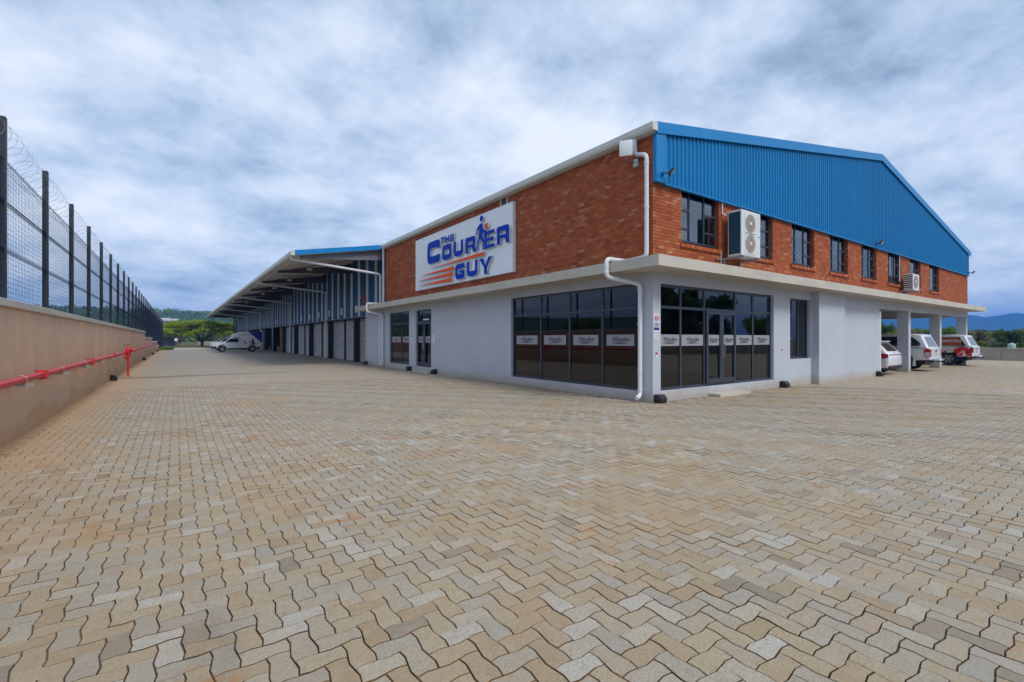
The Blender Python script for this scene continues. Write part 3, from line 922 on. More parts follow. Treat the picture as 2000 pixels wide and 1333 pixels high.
# back of the upper gable above the cladding line, kept behind the sheets
MB().prism([(0.05, Z_CL + 0.31), (30.5, Z_CL + 0.31), (30.5, roof_z(30.5) - 0.15), (RX, RZ - 0.15), (0.05, roof_z(0.05) - 0.15)], lambda u, v, d: (u, d, v), 0.05, 0.28).build('gable_backing', 'mortar', off_b)

# --- gable sheeting
bt = MATS['blue_steel'].node_tree
bs = [n for n in bt.nodes if n.type == 'BSDF_PRINCIPLED'][0]
oi_ = bt.nodes.new('ShaderNodeObjectInfo')
src = bs.inputs['Base Color'].links[0].from_socket
lk(bt, mixc(bt, rng(bt, oi_.outputs['Random'], 0, 1, 0, 0.35), src, (0.006, 0.155, 0.37)), bs.inputs['Base Color'])
GY = -0.055
rib = [(0.0, 0.0), (0.020, 0.0), (0.042, -0.036), (0.078, -0.036), (0.100, 0.0)]
RP = 0.1715
n_sheet = int((OX1 - 0.42) / (RP * 4))
for s_ in range(n_sheet + 1):
    vs = []; fs = []
    xs = []
    for k in range(4):
        for du, dd in rib:
            x = 0.36 + (s_ * 4 + k) * RP + du
            if x < OX1 - 0.02:
                xs.append((x, GY + dd))
    xe = min(0.36 + (s_ + 1) * 4 * RP, OX1 - 0.02)
    xs.append((xe, GY))
    if len(xs) < 3:
        continue
    ridge_in = [x for x, _ in xs if x < RX] and [x for x, _ in xs if x > RX]
    for x, y in xs:
        vs += [(x, y, Z_CL), (x, y, roof_z(x) - 0.06)]
    for i in range(len(xs) - 1):
        fs.append((2 * i, 2 * i + 2, 2 * i + 3, 2 * i + 1))
    MB().add(vs, fs).build('cladding_sheet', 'blue_steel', off_b)
MB().box(-0.02, 0.355, -0.125, -0.02, Z_CL - 0.015, roof_z(0) - 0.10).build('corner_flashing', 'blue_flash', off_b)
MB().box(0.356, OX1 + 0.03, -0.102, -0.012, Z_CL - 0.03, Z_CL + 0.004).build('drip_flashing', 'blue_flash', off_b)
for sgn in (0, 1):
    x0, x1 = (-0.02, RX) if sgn == 0 else (RX, OX1 + 0.12)
    n = 6
    for k in range(n):
        a = x0 + (x1 - x0) * k / n; b = x0 + (x1 - x0) * (k + 1) / n - 0.004
        MB().prism([(a, roof_z(a) - 0.235), (b, roof_z(b) - 0.235), (b, roof_z(b) + 0.05), (a, roof_z(a) + 0.05)], lambda u, v, d: (u, d, v), -0.150, -0.118 - 0.002 * (k % 2)).build('barge_flashing', 'blue_flash', off_b)
MB().prism([(-0.16, roof_z(-0.16)), (RX, RZ), (OX1 + 0.2, roof_z(OX1 + 0.2)), (OX1 + 0.2, roof_z(OX1 + 0.2) + 0.05), (RX, RZ + 0.05), (-0.16, roof_z(-0.16) + 0.05)], lambda u, v, d: (u, d, v), -0.118, 18.75).build('roof', 'roof_top', off_b)
# gutter with folded front, open top
gp = [(0.0, 6.74), (-0.17, 6.74), (-0.20, 6.80), (-0.20, 6.925), (-0.185, 6.945), (-0.185, 6.81), (-0.16, 6.755), (0.0, 6.755)]
MB().prism(gp, lambda u, v, d: (u - 0.012, d, v), -0.15, 18.78).build('gutter', 'gutter_white', off_b)
MB().box(-0.20, -0.01, -0.162, -0.151, 6.74, 6.945).build('gutter_end', 'gutter_white', off_b)
MB().box(-0.13, -0.003, -0.10, 18.7, 6.70, 6.738).build('eaves_board', 'soffit', off_b)

# --- upper windows
def glazing(mp, name, u0, u1, z0, z1, plane, cols, rowsets, fw=0.055, fd=0.06, glass='glass', parent=None, label=None):
    """frame with mullions at cols; rowsets gives transom heights per column"""
    fr = MB(mp)
    fr.box(u0, u0 + fw, plane, plane + fd, z0, z1); fr.box(u1 - fw, u1, plane, plane + fd, z0, z1)
    fr.box(u0 + fw, u1 - fw, plane, plane + fd, z0, z0 + fw); fr.box(u0 + fw, u1 - fw, plane, plane + fd, z1 - fw, z1)
    edges = [u0 + fw] + list(cols) + [u1 - fw]
    panes = []
    for i in range(len(edges) - 1):
        a = edges[i] + (0.5 * fw if i else 0); b = edges[i + 1] - (0.5 * fw if i < len(edges) - 2 else 0)
        zs = [z0 + fw] + list(rowsets[i]) + [z1 - fw]
        for j in range(len(zs) - 1):
            c = zs[j] + (0.5 * fw if j else 0); d = zs[j + 1] - (0.5 * fw if j < len(zs) - 2 else 0)
            panes.append((a, b, c, d))
        for zt in rowsets[i]:
            fr.box(a, b, plane - 0.006, plane + fd + 0.004, zt - 0.5 * fw, zt + 0.5 * fw)
    for c in cols:
        fr.box(c - 0.5 * fw, c + 0.5 * fw, plane - 0.003, plane + fd - 0.002, z0 + fw, z1 - fw)
    fo = fr.build('frame' if parent is None else name, 'frame', parent, None, label)
    ps = []
    for a, b, c, d in panes:
        ps.append(MB(mp).box(a - 0.004, b + 0.004, plane + 0.022, plane + 0.030, c - 0.004, d + 0.004).build('pane', glass, fo))
    return fo, panes
for k, (a, b) in enumerate(UPW):
    a2, b2 = a + 0.012, b - 0.012
    c1, c2 = a2 + 0.27 * (b2 - a2), a2 + 0.66 * (b2 - a2)
    w, _ = glazing(gab, 'window', a2, b2, WZ0, Z_CL + 0.10, 0.10, [c1, c2], [[WZ0 + 0.36, WZ0 + 0.86], [], [WZ0 + 0.36, WZ0 + 0.86]], 0.05, 0.05, 'glass_upper', off_b)
    n = int(round((b - a + 0.16) / 0.115))
    for q in range(n):
        ua = a - 0.08 + (b - a + 0.16) * q / n
        ub = a - 0.08 + (b - a + 0.16) * (q + 1) / n - 0.010
        MB(gab).prism([(-0.055, SILLZ - 0.105), (0.10, SILLZ - 0.07), (0.10, SILLZ + 0.035), (-0.055, SILLZ)], lambda d, v, u: (u, d, v), ua, ub).build('sill_brick', 'brick', w)
# upper rooms behind the glass: dim ceiling, back wall and floor
MB().box(0.4, 30.2, 0.32, 5.0, 3.56, 3.60).build('upper_floor', 'lino', off_b)
MB().box(0.4, 30.2, 5.0, 5.1, 3.56, 6.4).build('upper_back_wall', 'room_wall', off_b)
MB().box(0.4, 30.2, 0.32, 5.0, 6.02, 6.06).build('upper_ceiling', 'ceiling', off_b)

# --- ground floor glazing
sfL, panL = glazing(lng, 'shopfront', 0.47, 6.15, 0.25, 3.04, 0.09, [1.80, 3.17, 4.57], [[2.40]] * 4, 0.07, 0.08, 'glass', off_b)
sfG, panG = glazing(gab, 'shopfront', 0.31, 6.11, 0.265, 3.01, 0.09, [1.27, 2.36, 3.95, 4.98], [[2.42], [2.42], [2.42], [2.42], [2.42]], 0.07, 0.08, 'glass', off_b)
wnG, _ = glazing(gab, 'window', 7.23, 8.80, 0.90, 2.98, 0.12, [7.62, 8.08], [[1.60, 2.40], [], []], 0.06, 0.06, 'glass', off_b)
wnL, panW = glazing(lng, 'shopfront', 15.2, 18.0, 0.25, 3.03, 0.10, [16.45], [[2.40], [2.40]], 0.07, 0.08, 'glass', off_b)
drL, panD = glazing(lng, 'entrance_door', 12.63, 14.38, 0.24, 3.01, 0.10, [], [[2.42]], 0.07, 0.08, 'glass', off_b)
def leafs(mp, par, u0, u1, z0, z1, plane):
    mid = 0.5 * (u0 + u1)
    for a, b in ((u0, mid - 0.004), (mid + 0.004, u1)):
        d = MB(mp)
        d.box(a, a + 0.085, plane, plane + 0.045, z0, z1).box(b - 0.085, b, plane, plane + 0.045, z0, z1)
        d.box(a + 0.085, b - 0.085, plane, plane + 0.045, z0, z0 + 0.13).box(a + 0.085, b - 0.085, plane, plane + 0.045, z1 - 0.085, z1)
        d.build('door_leaf', 'frame', par)
    for q in (-0.055, 0.055):
        MB(mp).tube([(mid + q, plane - 0.01, 1.05), (mid + q, plane - 0.06, 1.08), (mid + q, plane - 0.06, 1.42), (mid + q, plane - 0.01, 1.45)], 0.013, 8).build('door_handle', 'chrome', par)
leafs(gab, sfG, 2.40, 3.91, 0.34, 2.38, 0.035)
leafs(lng, drL, 12.71, 14.30, 0.32, 2.38, 0.045)
MB(lng).box(13.1, 13.75, 0.105, 0.115, 2.50, 2.57).build('door_notice', 'sign_white', drL)
# rooms behind the ground floor glass
MB().box(0.27, 8.9, 0.25, 20.0, 0.10, 0.20).build('ground_floor', 'lino', off_b)
MB().box(0.27, 14.9, 0.25, 20.0, 3.06, 3.10).build('room_ceiling', 'ceiling', off_b)
MB().box(8.9, 9.0, 0.25, 20.0, 0.1, 3.06).build('room_back_wall', 'room_wall', off_b)
MB().box(0.27, 8.9, 10.4, 10.5, 0.2, 3.06).build('partition', 'room_wall', off_b)
MB().box(0.27, 8.9, 20.0, 20.1, 0.2, 3.06).build('partition', 'room_wall', off_b)
MB().bbox(3.2, 6.4, 5.2, 5.9, 0.2, 1.25, 0.02).build('reception_counter', 'room_wall', off_b)
for x in (2.2, 4.6, 7.0):
    for y in (1.6, 4.2, 6.8):
        MB().box(x - 0.6, x + 0.6, y - 0.09, y + 0.09, 3.015, 3.055).build('ceiling_lamp', 'tube_light', off_b)

for y in (1.3, 2.9):
    MB().box(1.2, 7.4, y - 0.05, y + 0.05, 2.96, 3.01).build('light_strip', 'tube_light', off_b)

# --- step, boxes
tag(MB().bbox(2.42, 4.02, -0.36, -0.005, -0.02, 0.075, 0.01).build('door_step', 'concrete'), 'low concrete step below the glass entrance doors of the gable end', 'step')
tag(MB().bbox(-0.33, -0.005, 12.3, 14.0, -0.02, 0.10, 0.01).build('door_step', 'concrete'), 'small concrete step below the narrow glass door under the large sign', 'step')
def bait(loc, rz, label):
    t = thing('bait_box', label, 'bait box', loc, 'black bait boxes along the walls', world=False)
    MB().prism([(-0.10, 0.0), (0.10, 0.0), (0.10, 0.10), (0.02, 0.19), (-0.10, 0.19)], lambda u, v, d: (u, d, v), -0.125, 0.125).build('body', 'plastic_black', t)
    MB().prism([(0.098, 0.105), (0.108, 0.11), (0.03, 0.20), (-0.104, 0.20), (-0.104, 0.188), (0.02, 0.188)], lambda u, v, d: (u, d, v), -0.13, 0.13).build('lid', 'plastic_black', t)
    t.rotation_euler = (0, 0, rz)
G_, L_ = -math.pi / 2, math.pi
bait((0.15, -0.115, 0), G_, 'black bait box at the foot of the corner column beside the glass')
bait((6.62, -0.115, 0), G_, 'black bait box on the ground right of the entrance glazing')
bait((14.9, -0.21, 0), G_, 'black bait box beside the grey pipe next to the parked hatchback')
bait((-0.115, 15.0, 0), L_, 'black bait box between the narrow door and the far glass window')
bait((-0.115, 12.1, 0), L_, 'black bait box just right of the small step under the sign')
bait((-0.115, 21.75, 0), L_, 'black bait box at the far end of the grey wall beside the red pipe')
bait((WX + 0.115, 16.1, 0), 0, 'nearest black bait box at the foot of the tan boundary wall')
bait((WX + 0.115, 36.8, 0), 0, 'second black bait box along the tan boundary wall, past the hydrant')
bait((WX + 0.115, 52.1, 0), 0, 'third black bait box along the tan boundary wall')
bait((WX + 0.115, 66.1, 0), 0, 'farthest black bait box at the low end of the tan boundary wall')

# --- downpipes
def bends(pts, r):
    """round the corners of a pipe run"""
    out = [Vector(pts[0])]
    for i in range(1, len(pts) - 1):
        a, b, c = Vector(pts[i - 1]), Vector(pts[i]), Vector(pts[i + 1])
        d1 = (a - b).normalized(); d2 = (c - b).normalized()
        k = min(r, (a - b).length * 0.48, (c - b).length * 0.48)
        for t in (0, 0.25, 0.5, 0.75, 1.0):
            p = (b + d1 * k) * (1 - t) ** 2 + b * 2 * t * (1 - t) + (b + d2 * k) * t ** 2
            out.append(p)
    out.append(Vector(pts[-1]))
    return out
def downpipe(pts, r, par, collars=(), bend=0.12):
    o = MB().tube(bends(pts, bend), r, 14).build('downpipe', 'pvc', par, 50)
    for c, ax in collars:
        MB().lathe([(r + 0.002, -0.03), (r + 0.009, -0.028), (r + 0.009, 0.028), (r + 0.002, 0.03)], c, ax, 14).build('collar', 'pvc', o, 40)
    return o
downpipe([(-0.10, 0.48, 6.78), (-0.10, 0.48, 6.33), (-0.10, 0.11, 6.22), (-0.10, 0.11, 3.66), (-0.10, 0.76, 3.63), (-0.85, 0.76, 3.62), (-0.85, 0.76, 3.16), (-0.12, 0.30, 2.98), (-0.12, 0.30, 0.16), (-0.30, 0.26, 0.10)],
         0.055, off_b, [((-0.10, 0.11, 6.0), 'z'), ((-0.10, 0.11, 4.9), 'z'), ((-0.85, 0.76, 3.42), 'z'), ((-0.85, 0.76, 3.28), 'z'), ((-0.12, 0.30, 2.85), 'z'), ((-0.12, 0.30, 2.2), 'z'), ((-0.12, 0.30, 0.8), 'z'), ((-0.12, 0.30, 0.3), 'z')])
MB().tube([(-0.02, 0.43, 0.3), (-0.02, 0.43, 3.0)], 0.012, 8).build('conduit', 'pvc', off_b)
tag(MB().box(-0.045, -0.004, 0.40, 0.455, 1.93, 2.0).build('sticker', 'yellow'), 'tiny yellow tag on the thin conduit beside the corner downpipe', 'tag')
downpipe([(-0.10, 18.62, 6.78), (-0.10, 18.62, 3.64), (-0.10, 19.25, 3.63), (-0.85, 19.25, 3.62), (-0.85, 19.25, 3.16), (-0.12, 18.72, 2.98), (-0.12, 18.72, 0.12), (-0.26, 18.68, 0.09)], 0.062, off_b, [((-0.85, 19.25, 3.4), 'z'), ((-0.12, 18.72, 1.4), 'z')])
downpipe([(-0.12, 19.05, 3.10), (-0.12, 19.05, 0.12), (-0.26, 19.02, 0.09)], 0.055, off_b, [((-0.12, 19.05, 2.2), 'z'), ((-0.12, 19.05, 0.9), 'z')])
downpipe([(15.30, -0.02, 2.80), (15.30, -0.02, 0.0)], 0.10, off_b, [((15.30, -0.02, 2.75), 'z'), ((15.30, -0.02, 1.5), 'z')])
# --- air brick by the sign
MB().box(-0.012, 0.02, 6.35, 6.40, 6.38, 6.73).box(-0.012, 0.02, 6.77, 6.82, 6.38, 6.73).build('vent_frame', 'sign_white', off_b)
for k in range(6):
    MB().box(-0.008, 0.03, 6.40, 6.77, 6.42 + 0.05 * k, 6.445 + 0.05 * k).build('vent_slat', 'dark_steel', off_b)

# ------------------------------------------------------------------ the big sign
def rounded(pts, seg=4):
    """pts: (x, y) or (x, y, r)"""
    out = []
    n = len(pts)
    for i in range(n):
        p = pts[i]
        if len(p) < 3 or p[2] <= 0:
            out.append((p[0], p[1])); continue
        a, b, c = Vector(pts[i - 1][:2]), Vector(p[:2]), Vector(pts[(i + 1) % n][:2])
        d1, d2 = (a - b), (c - b)
        k = min(p[2], d1.length * 0.49, d2.length * 0.49)
        d1.normalize(); d2.normalize()
        for s in range(seg + 1):
            t = s / seg
            q = (b + d1 * k) * (1 - t) ** 2 + b * 2 * t * (1 - t) + (b + d2 * k) * t ** 2
            out.append((q.x, q.y))
    return out
def fill_mesh(name, loops, depth, mat, mat_side=None):
    cu = bpy.data.curves.new(name, 'CURVE')
    cu.dimensions = '2D'; cu.fill_mode = 'BOTH'; cu.extrude = depth / 2
    for lp in loops:
        sp = cu.splines.new('POLY')
        sp.points.add(len(lp) - 1)
        for p, q in zip(sp.points, lp):
            p.co = (q[0], q[1], 0, 1)
        sp.use_cyclic_u = True
    ob = bpy.data.objects.new(name, cu)
    COL.objects.link(ob)
    dg = bpy.context.evaluated_depsgraph_get()
    me = bpy.data.meshes.new_from_object(ob.evaluated_get(dg))
    bpy.data.objects.remove(ob); bpy.data.curves.remove(cu)
    me.name = name
    me.materials.clear(); me.materials.append(MATS[mat])
    if mat_side:
        me.materials.append(MATS[mat_side])
        for p in me.polygons:
            p.material_index = 0 if p.normal.z > 0.9 else 1
    return me
def text_mesh(body, size, depth, mat, align='CENTER'):
    cu = bpy.data.curves.new('text', 'FONT')
    cu.body = body; cu.size = size; cu.extrude = depth / 2; cu.align_x = align; cu.offset = size * 0.012
    ob = bpy.data.objects.new('text', cu)
    COL.objects.link(ob)
    dg = bpy.context.evaluated_depsgraph_get()
    me = bpy.data.meshes.new_from_object(ob.evaluated_get(dg))
    bpy.data.objects.remove(ob); bpy.data.curves.remove(cu)
    me.materials.clear(); me.materials.append(MATS[mat])
    return me
def glyph(ch, w, h, t):
    r = t * 0.9; ri = t * 0.45
    if ch == 'C':
        return [rounded([(0, 0, r), (w, 0, r), (w, .34 * h), (w - t, .34 * h), (w - t, t, ri), (t, t, ri), (t, h - t, ri), (w - t, h - t, ri), (w - t, .62 * h), (w, .62 * h), (w, h, r), (0, h, r)])]
    if ch == 'G':
        return [rounded([(0, 0, r), (w, 0, r), (w, .55 * h), (.46 * w, .55 * h), (.46 * w, .38 * h), (w - t, .38 * h), (w - t, t, ri), (t, t, ri), (t, h - t, ri), (w - t, h - t, ri), (w - t, .70 * h), (w, .70 * h), (w, h, r), (0, h, r)])]
    if ch == 'O':
        return [rounded([(0, 0, r), (w, 0, r), (w, h, r), (0, h, r)]), rounded([(t, t, ri), (w - t, t, ri), (w - t, h - t, ri), (t, h - t, ri)])]
    if ch == 'U':
        return [rounded([(0, h), (0, 0, r * 1.3), (w, 0, r * 1.3), (w, h), (w - t, h), (w - t, t, ri), (t, t, ri), (t, h)])]
    if ch == 'R':
        return [rounded([(0, 0), (t, 0), (t, .32 * h), (w - t * 1.2, .32 * h, ri), (w - t, 0), (w, 0), (w - .02, .38 * h, ri), (w, .46 * h, ri), (w, h, r), (0, h)]),
                rounded([(t, .50 * h), (w - t, .50 * h, ri), (w - t, h - t * .85, ri), (t, h - t * .85)])]
    if ch == 'E':
        b = min(t * .85, h * .2)
        return [[(0, 0), (w, 0), (w, b), (t, b), (t, (h - b) / 2), (w * .92, (h - b) / 2), (w * .92, (h + b) / 2), (t, (h + b) / 2), (t, h - b), (w, h - b), (w, h), (0, h)]]
    if ch == 'Y':
        return [[(0, h), (t * 1.25, h), (w / 2, .56 * h), (w - t * 1.25, h), (w, h), (w / 2 + t / 2, .40 * h), (w / 2 + t / 2, 0), (w / 2 - t / 2, 0), (w / 2 - t / 2, .40 * h)]]
    if ch == 'T':
        return [[(0, h), (0, h - t), (w / 2 - t / 2, h - t), (w / 2 - t / 2, 0), (w / 2 + t / 2, 0), (w / 2 + t / 2, h - t), (w, h - t), (w, h)]]
    if ch == 'H':
        return [[(0, 0), (t, 0), (t, h / 2 - t / 2), (w - t, h / 2 - t / 2), (w - t, 0), (w, 0), (w, h), (w - t, h), (w - t, h / 2 + t / 2), (t, h / 2 + t / 2), (t, h), (0, h)]]
LOGO = [('C', 1.53, 1.10, 1.32, 1.00, 0.32), ('O', 3.05, 1.08, 0.88, 0.66, 0.22), ('U', 4.10, 1.08, 0.82, 0.64, 0.22), ('R', 5.10, 1.08, 0.79, 0.63, 0.22),
        ('E', 6.53, 1.05, 0.71, 0.65, 0.20), ('R', 7.39, 1.06, 0.80, 0.65, 0.22),
        ('T', 2.90, 1.84, 0.36, 0.28, 0.085), ('H', 3.31, 1.82, 0.38, 0.29, 0.10), ('E', 3.77, 1.80, 0.37, 0.29, 0.10),
        ('G', 4.24, 0.12, 0.80, 0.63, 0.21), ('U', 5.21, 0.13, 0.84, 0.61, 0.21), ('Y', 6.17, 0.10, 0.91, 0.63, 0.22)]
STROKES = [[(1.88, 0.885), (6.50, 0.83, .05), (6.55, 0.90, .05), (6.52, 0.97, .05)], [(0.81, 0.665), (4.10, 0.56, .05), (4.16, 0.64, .05), (4.12, 0.72, .05)],
           [(0.50, 0.435), (4.02, 0.33, .05), (4.08, 0.41, .05), (4.04, 0.49, .05)], [(0.50, 0.205), (3.90, 0.10, .05), (3.96, 0.18, .05), (3.92, 0.26, .05)]]
MAN = rounded([(6.16, 2.05, .05), (6.30, 2.10, .06), (6.43, 2.05, .05), (6.44, 1.90, .03), (6.50, 1.80, .03), (6.72, 1.745), (6.70, 1.67), (6.44, 1.70, .03), (6.40, 1.62), (6.53, 1.40, .04), (6.48, 1.05), (6.38, 1.05), (6.40, 1.36, .04), (6.22, 1.50, .03), (6.06, 1.20, .03), (5.92, 1.06), (5.82, 1.08), (6.00, 1.25, .03), (6.10, 1.52, .03), (6.17, 1.86), (6.05, 1.88, .04), (5.96, 1.68), (5.88, 1.69), (5.97, 1.92, .05)])
HEAD = [(6.32 + 0.125 * math.cos(t), 2.26 + 0.12 * math.sin(t)) for t in [i * math.pi / 10 for i in range(20)]]
PKG = [(6.56, 1.815), (6.77, 1.795), (6.80, 2.0), (6.57, 2.02)]
SB = Matrix(((0, 0, -1, 0), (-1, 0, 0, 0), (0, 1, 0, 0), (0, 0, 0, 1)))      # local x->-y, y->z, z->-x
sgn = thing('company_sign', 'large white sign board with blue and orange raised courier company lettering on the brick wall', 'sign', (-0.1, 10.0, 3.94))
MB().box(-0.11, -0.005, 5.86, 14.15, 3.94, 6.42).build('board', 'board_white', sgn)
MB().box(-0.116, -0.111, 5.86, 14.15, 3.94, 3.955).box(-0.116, -0.111, 5.86, 14.15, 6.405, 6.42).box(-0.116, -0.111, 5.86, 5.875, 3.956, 6.404).box(-0.116, -0.111, 14.135, 14.15, 3.956, 6.404).build('board_edge', 'galv', sgn)
def on_sign(me, name, u, v, d=0.172):
    o = bpy.data.objects.new(name, me)
    COL.objects.link(o)
    o.parent = sgn
    o.matrix_parent_inverse = Matrix.Translation(-Vector(sgn.location))
    o.matrix_basis = Matrix.Translation((-d, 14.15 - 0.22 - u + 0.22, 3.94 + v)) @ SB
    return o
SV = 1.0
for ch, u, v, w, h, t in LOGO:
    on_sign(fill_mesh('letter', glyph(ch, w, h, t), 0.06, 'logo_blue', 'letter_side'), 'letter', u, v)
for s_ in STROKES:
    on_sign(fill_mesh('speed_stripe', [rounded(s_)], 0.06, 'logo_orange', 'letter_side'), 'speed_stripe', 0.0, 0.0)
on_sign(fill_mesh('walking_figure', [MAN], 0.06, 'logo_blue', 'letter_side'), 'walking_figure', 0.0, 0.0)
on_sign(fill_mesh('figure_head', [HEAD], 0.06, 'logo_blue', 'letter_side'), 'figure_head', 0.0, 0.0)
on_sign(fill_mesh('parcel', [PKG], 0.06, 'logo_orange', 'letter_side'), 'parcel', 0.0, 0.0)
# the same mark, flat, for the frosted bands on the glass
flat = []
for ch, u, v, w, h, t in LOGO:
    flat.append([[(p[0] + u, p[1] + v) for p in lp] for lp in glyph(ch, w, h, t)])
flat += [[rounded(s_)] for s_ in STROKES] + [[MAN], [HEAD], [PKG]]
bmx = bmesh.new()
for loops in flat:
    me = fill_mesh('tmp', loops, 0.0, 'film_ink')
    bmx.from_mesh(me)
    bpy.data.meshes.remove(me)
logo_me = bpy.data.meshes.new('window_logo')
bmesh.ops.translate(bmx, verts=bmx.verts[:], vec=(-4.35, -1.24, 0))
bmx.to_mesh(logo_me); bmx.free()
logo_me.materials.append(MATS['film_ink'])
GB = Matrix(((1, 0, 0, 0), (0, 0, -1, 0), (0, 1, 0, 0), (0, 0, 0, 1)))       # gable: x->x, y->z, z->-y
def film(mp, par, u0, u1, z0, z1, plane, scale):
    f = MB(mp).box(u0, u1, plane - 0.004, plane, z0, z1).build('frosted_band', 'film', par)
    lo = bpy.data.objects.new('window_logo', logo_me)
    COL.objects.link(lo)
    lo.parent = f
    c = Vector(mp(0.5 * (u0 + u1), plane - 0.007, 0.5 * (z0 + z1)))
    lo.matrix_basis = Matrix.Translation(c) @ (GB if mp is gab else SB) @ Matrix.Scale(scale, 4)
ZB0, ZB1 = 1.41, 1.71
for a, b, c, d in panG:
    if c < 1.0 and not (a > 2.3 and b < 4.0):
        film(gab, sfG, a, b, ZB0, ZB1, 0.108, 0.084)
for a, b in ((2.49, 3.06), (3.25, 3.82)):
    film(gab, sfG, a, b, ZB0, ZB1, 0.070, 0.064)
    MB(gab).box(a, b, 0.072, 0.078, 0.47, 2.295).build('pane', 'glass', sfG)
for a, b, c, d in panL:
    if c < 1.0:
        film(lng, sfL, a + 0.11 * (b - a), b - 0.09 * (b - a), ZB0, ZB1, 0.108, 0.092)
for a, b, c, d in panW:
    if c < 1.0:
        film(lng, wnL, a + 0.12, b - 0.12, ZB0, ZB1, 0.118, 0.075)
for a, b in ((12.80, 13.42), (13.59, 14.21)):
    film(lng, drL, a, b, ZB0, ZB1, 0.085, 0.062)

# ------------------------------------------------------------------ warehouse with loading docks and canopy
WY0, WY1 = 18.57, 112.0
CX_, DX = 0.30, 0.80                    # cladding face, door face
CE = -4.75                              # canopy eaves
wh = thing('warehouse', 'long warehouse with blue and pale striped cladding, roller doors and deep white canopy', 'building', (10, 65, 0))
# striped sheeting: blue sheets with narrow pale translucent strips
def sheet(y0, y1, z0, mat, name):
    n = max(1, int(round((y1 - y0) / 0.2)))
    vs = []; fs = []
    ys = []
    for k in range(n):
        w = (y1 - y0) / n
        a = y0 + k * w
        ys += [(a, 0), (a + w * .25, 0), (a + w * .42, -0.03), (a + w * .68, -0.03), (a + w * .85, 0)]
    ys.append((y1, 0))
    for y, d in ys:
        vs += [(CX_ + d, y, z0), (CX_ + d, y, roof_z(CX_) - 0.05)]
    for i in range(len(ys) - 1):
        fs.append((2 * i, 2 * i + 1, 2 * i + 3, 2 * i + 2))
    MB().add(vs, fs).build(name, mat, wh)
y = WY0
ST, SW = 1.66, 0.50
k = 0
while y < WY1 - 0.2:
    ys = 20.75 + ST * k
    ye = ys + SW
    z0 = 3.55 if y < 22.0 else 3.10
    if ys > y:
        sheet(y, min(ys, WY1), z0, 'blue_clad', 'cladding_sheet')
    if ys < WY1 - 0.3:
        sheet(max(ys, y), min(ye, WY1), 3.55 if ys < 21.6 else 3.10, 'pale_sheet', 'translucent_sheet')
    y = ye
    k += 1
MB().box(CX_ - 0.045, CX_ - 0.002, 22.06, WY1, 3.05, 3.10).build('drip_flashing', 'grey_steel', wh)
MB().box(CX_ + 0.002, DX + 0.3, 22.06, WY1, 3.00, 3.06).build('door_head', 'black_steel', wh)
# docks: deep black piers every second door, slim mullions between
def shutter(y0, y1):
    n = int(3.0 / 0.15)
    vs = []; fs = []
    for i in range(n + 1):
        z = 3.0 * i / n
        vs += [(DX, y0, z), (DX, y1, z)]
        if i < n:
            for q, dd in ((0.2, -0.06), (0.5, -0.06)):
                vs += [(DX + dd, y0, z + 3.0 / n * q), (DX + dd, y1, z + 3.0 / n * q)]
    m = len(vs) // 2
    for i in range(m - 1):
        fs.append((2 * i, 2 * i + 1, 2 * i + 3, 2 * i + 2))
    o = MB().add(vs, fs).build('roller_shutter', 'shutter', wh)
    MB().box(DX - 0.04, DX - 0.018, y0, y1, 0.0, 0.09).build('bottom_rail', 'galv', o)
    MB().box(DX - 0.05, DX - 0.018, y0 + 0.25, y0 + 0.33, 0.95, 1.10).build('lock', 'sign_white', o)
    return o
BAY = 6.90
open_bays = (5, 6)
for b in range(13):
    yb = 18.70 + BAY * b
    pier_y = yb + BAY
    mid = pier_y - BAY / 2
    if pier_y > WY1:
        break
    last_brick = b == 5
    if b == 4 or last_brick:
        pass
    if yb + BAY > 22.2:
        MB().box(CX_ + 0.08, DX + 0.08, pier_y, pier_y + 0.22, -0.02, 3.0).build('dock_pier', 'black_steel', wh)
    if b > 0:
        MB().box(DX - 0.14, DX + 0.08, mid - 0.08, mid + 0.08, -0.02, 3.0).build('mullion', 'black_steel', wh)
    for half in (0, 1):
        a = (yb + 0.24 if half == 0 else mid + 0.085)
        c = (mid - 0.085 if half == 0 else pier_y - 0.005)
        a = max(a, 22.1)
        if c - a < 0.5:
            continue
        if b == 5 and half == 0:
            MB().box(DX - 0.12, DX + 0.05, a, c, -0.02, 3.0).build('brick_panel', 'brick', wh)
        elif (b == 5 and half == 1) or b in (6, 8, 9):
            pass                                   # door rolled up
        else:
            shutter(a, c)
# dim hall behind the open doors
MB().box(12.0, 12.1, 22.0, WY1, 0, 7.0).build('hall_wall', 'room_wall', wh)
MB().box(DX + 0.1, 12.0, 22.06, WY1, 0.0, 0.02).build('hall_floor', 'lino', wh)
MB().box(CX_ + 0.3, 30.5, WY1, WY1 + 0.2, 0, 6.9).build('end_wall', 'blue_clad', wh)
MB().box(29.9, 30.4, 18.8, WY1, 0, 6.7).build('rear_wall', 'room_wall', wh)
# roof over hall and canopy
MB().prism([(CE, roof_z(CE)), (RX, RZ), (30.8, roof_z(30.8)), (30.8, roof_z(30.8) + 0.05), (RX, RZ + 0.05), (CE, roof_z(CE) + 0.05)], lambda u, v, d: (u, d, v), 18.80, WY1 + 0.15).build('roof', 'roof_top', wh)
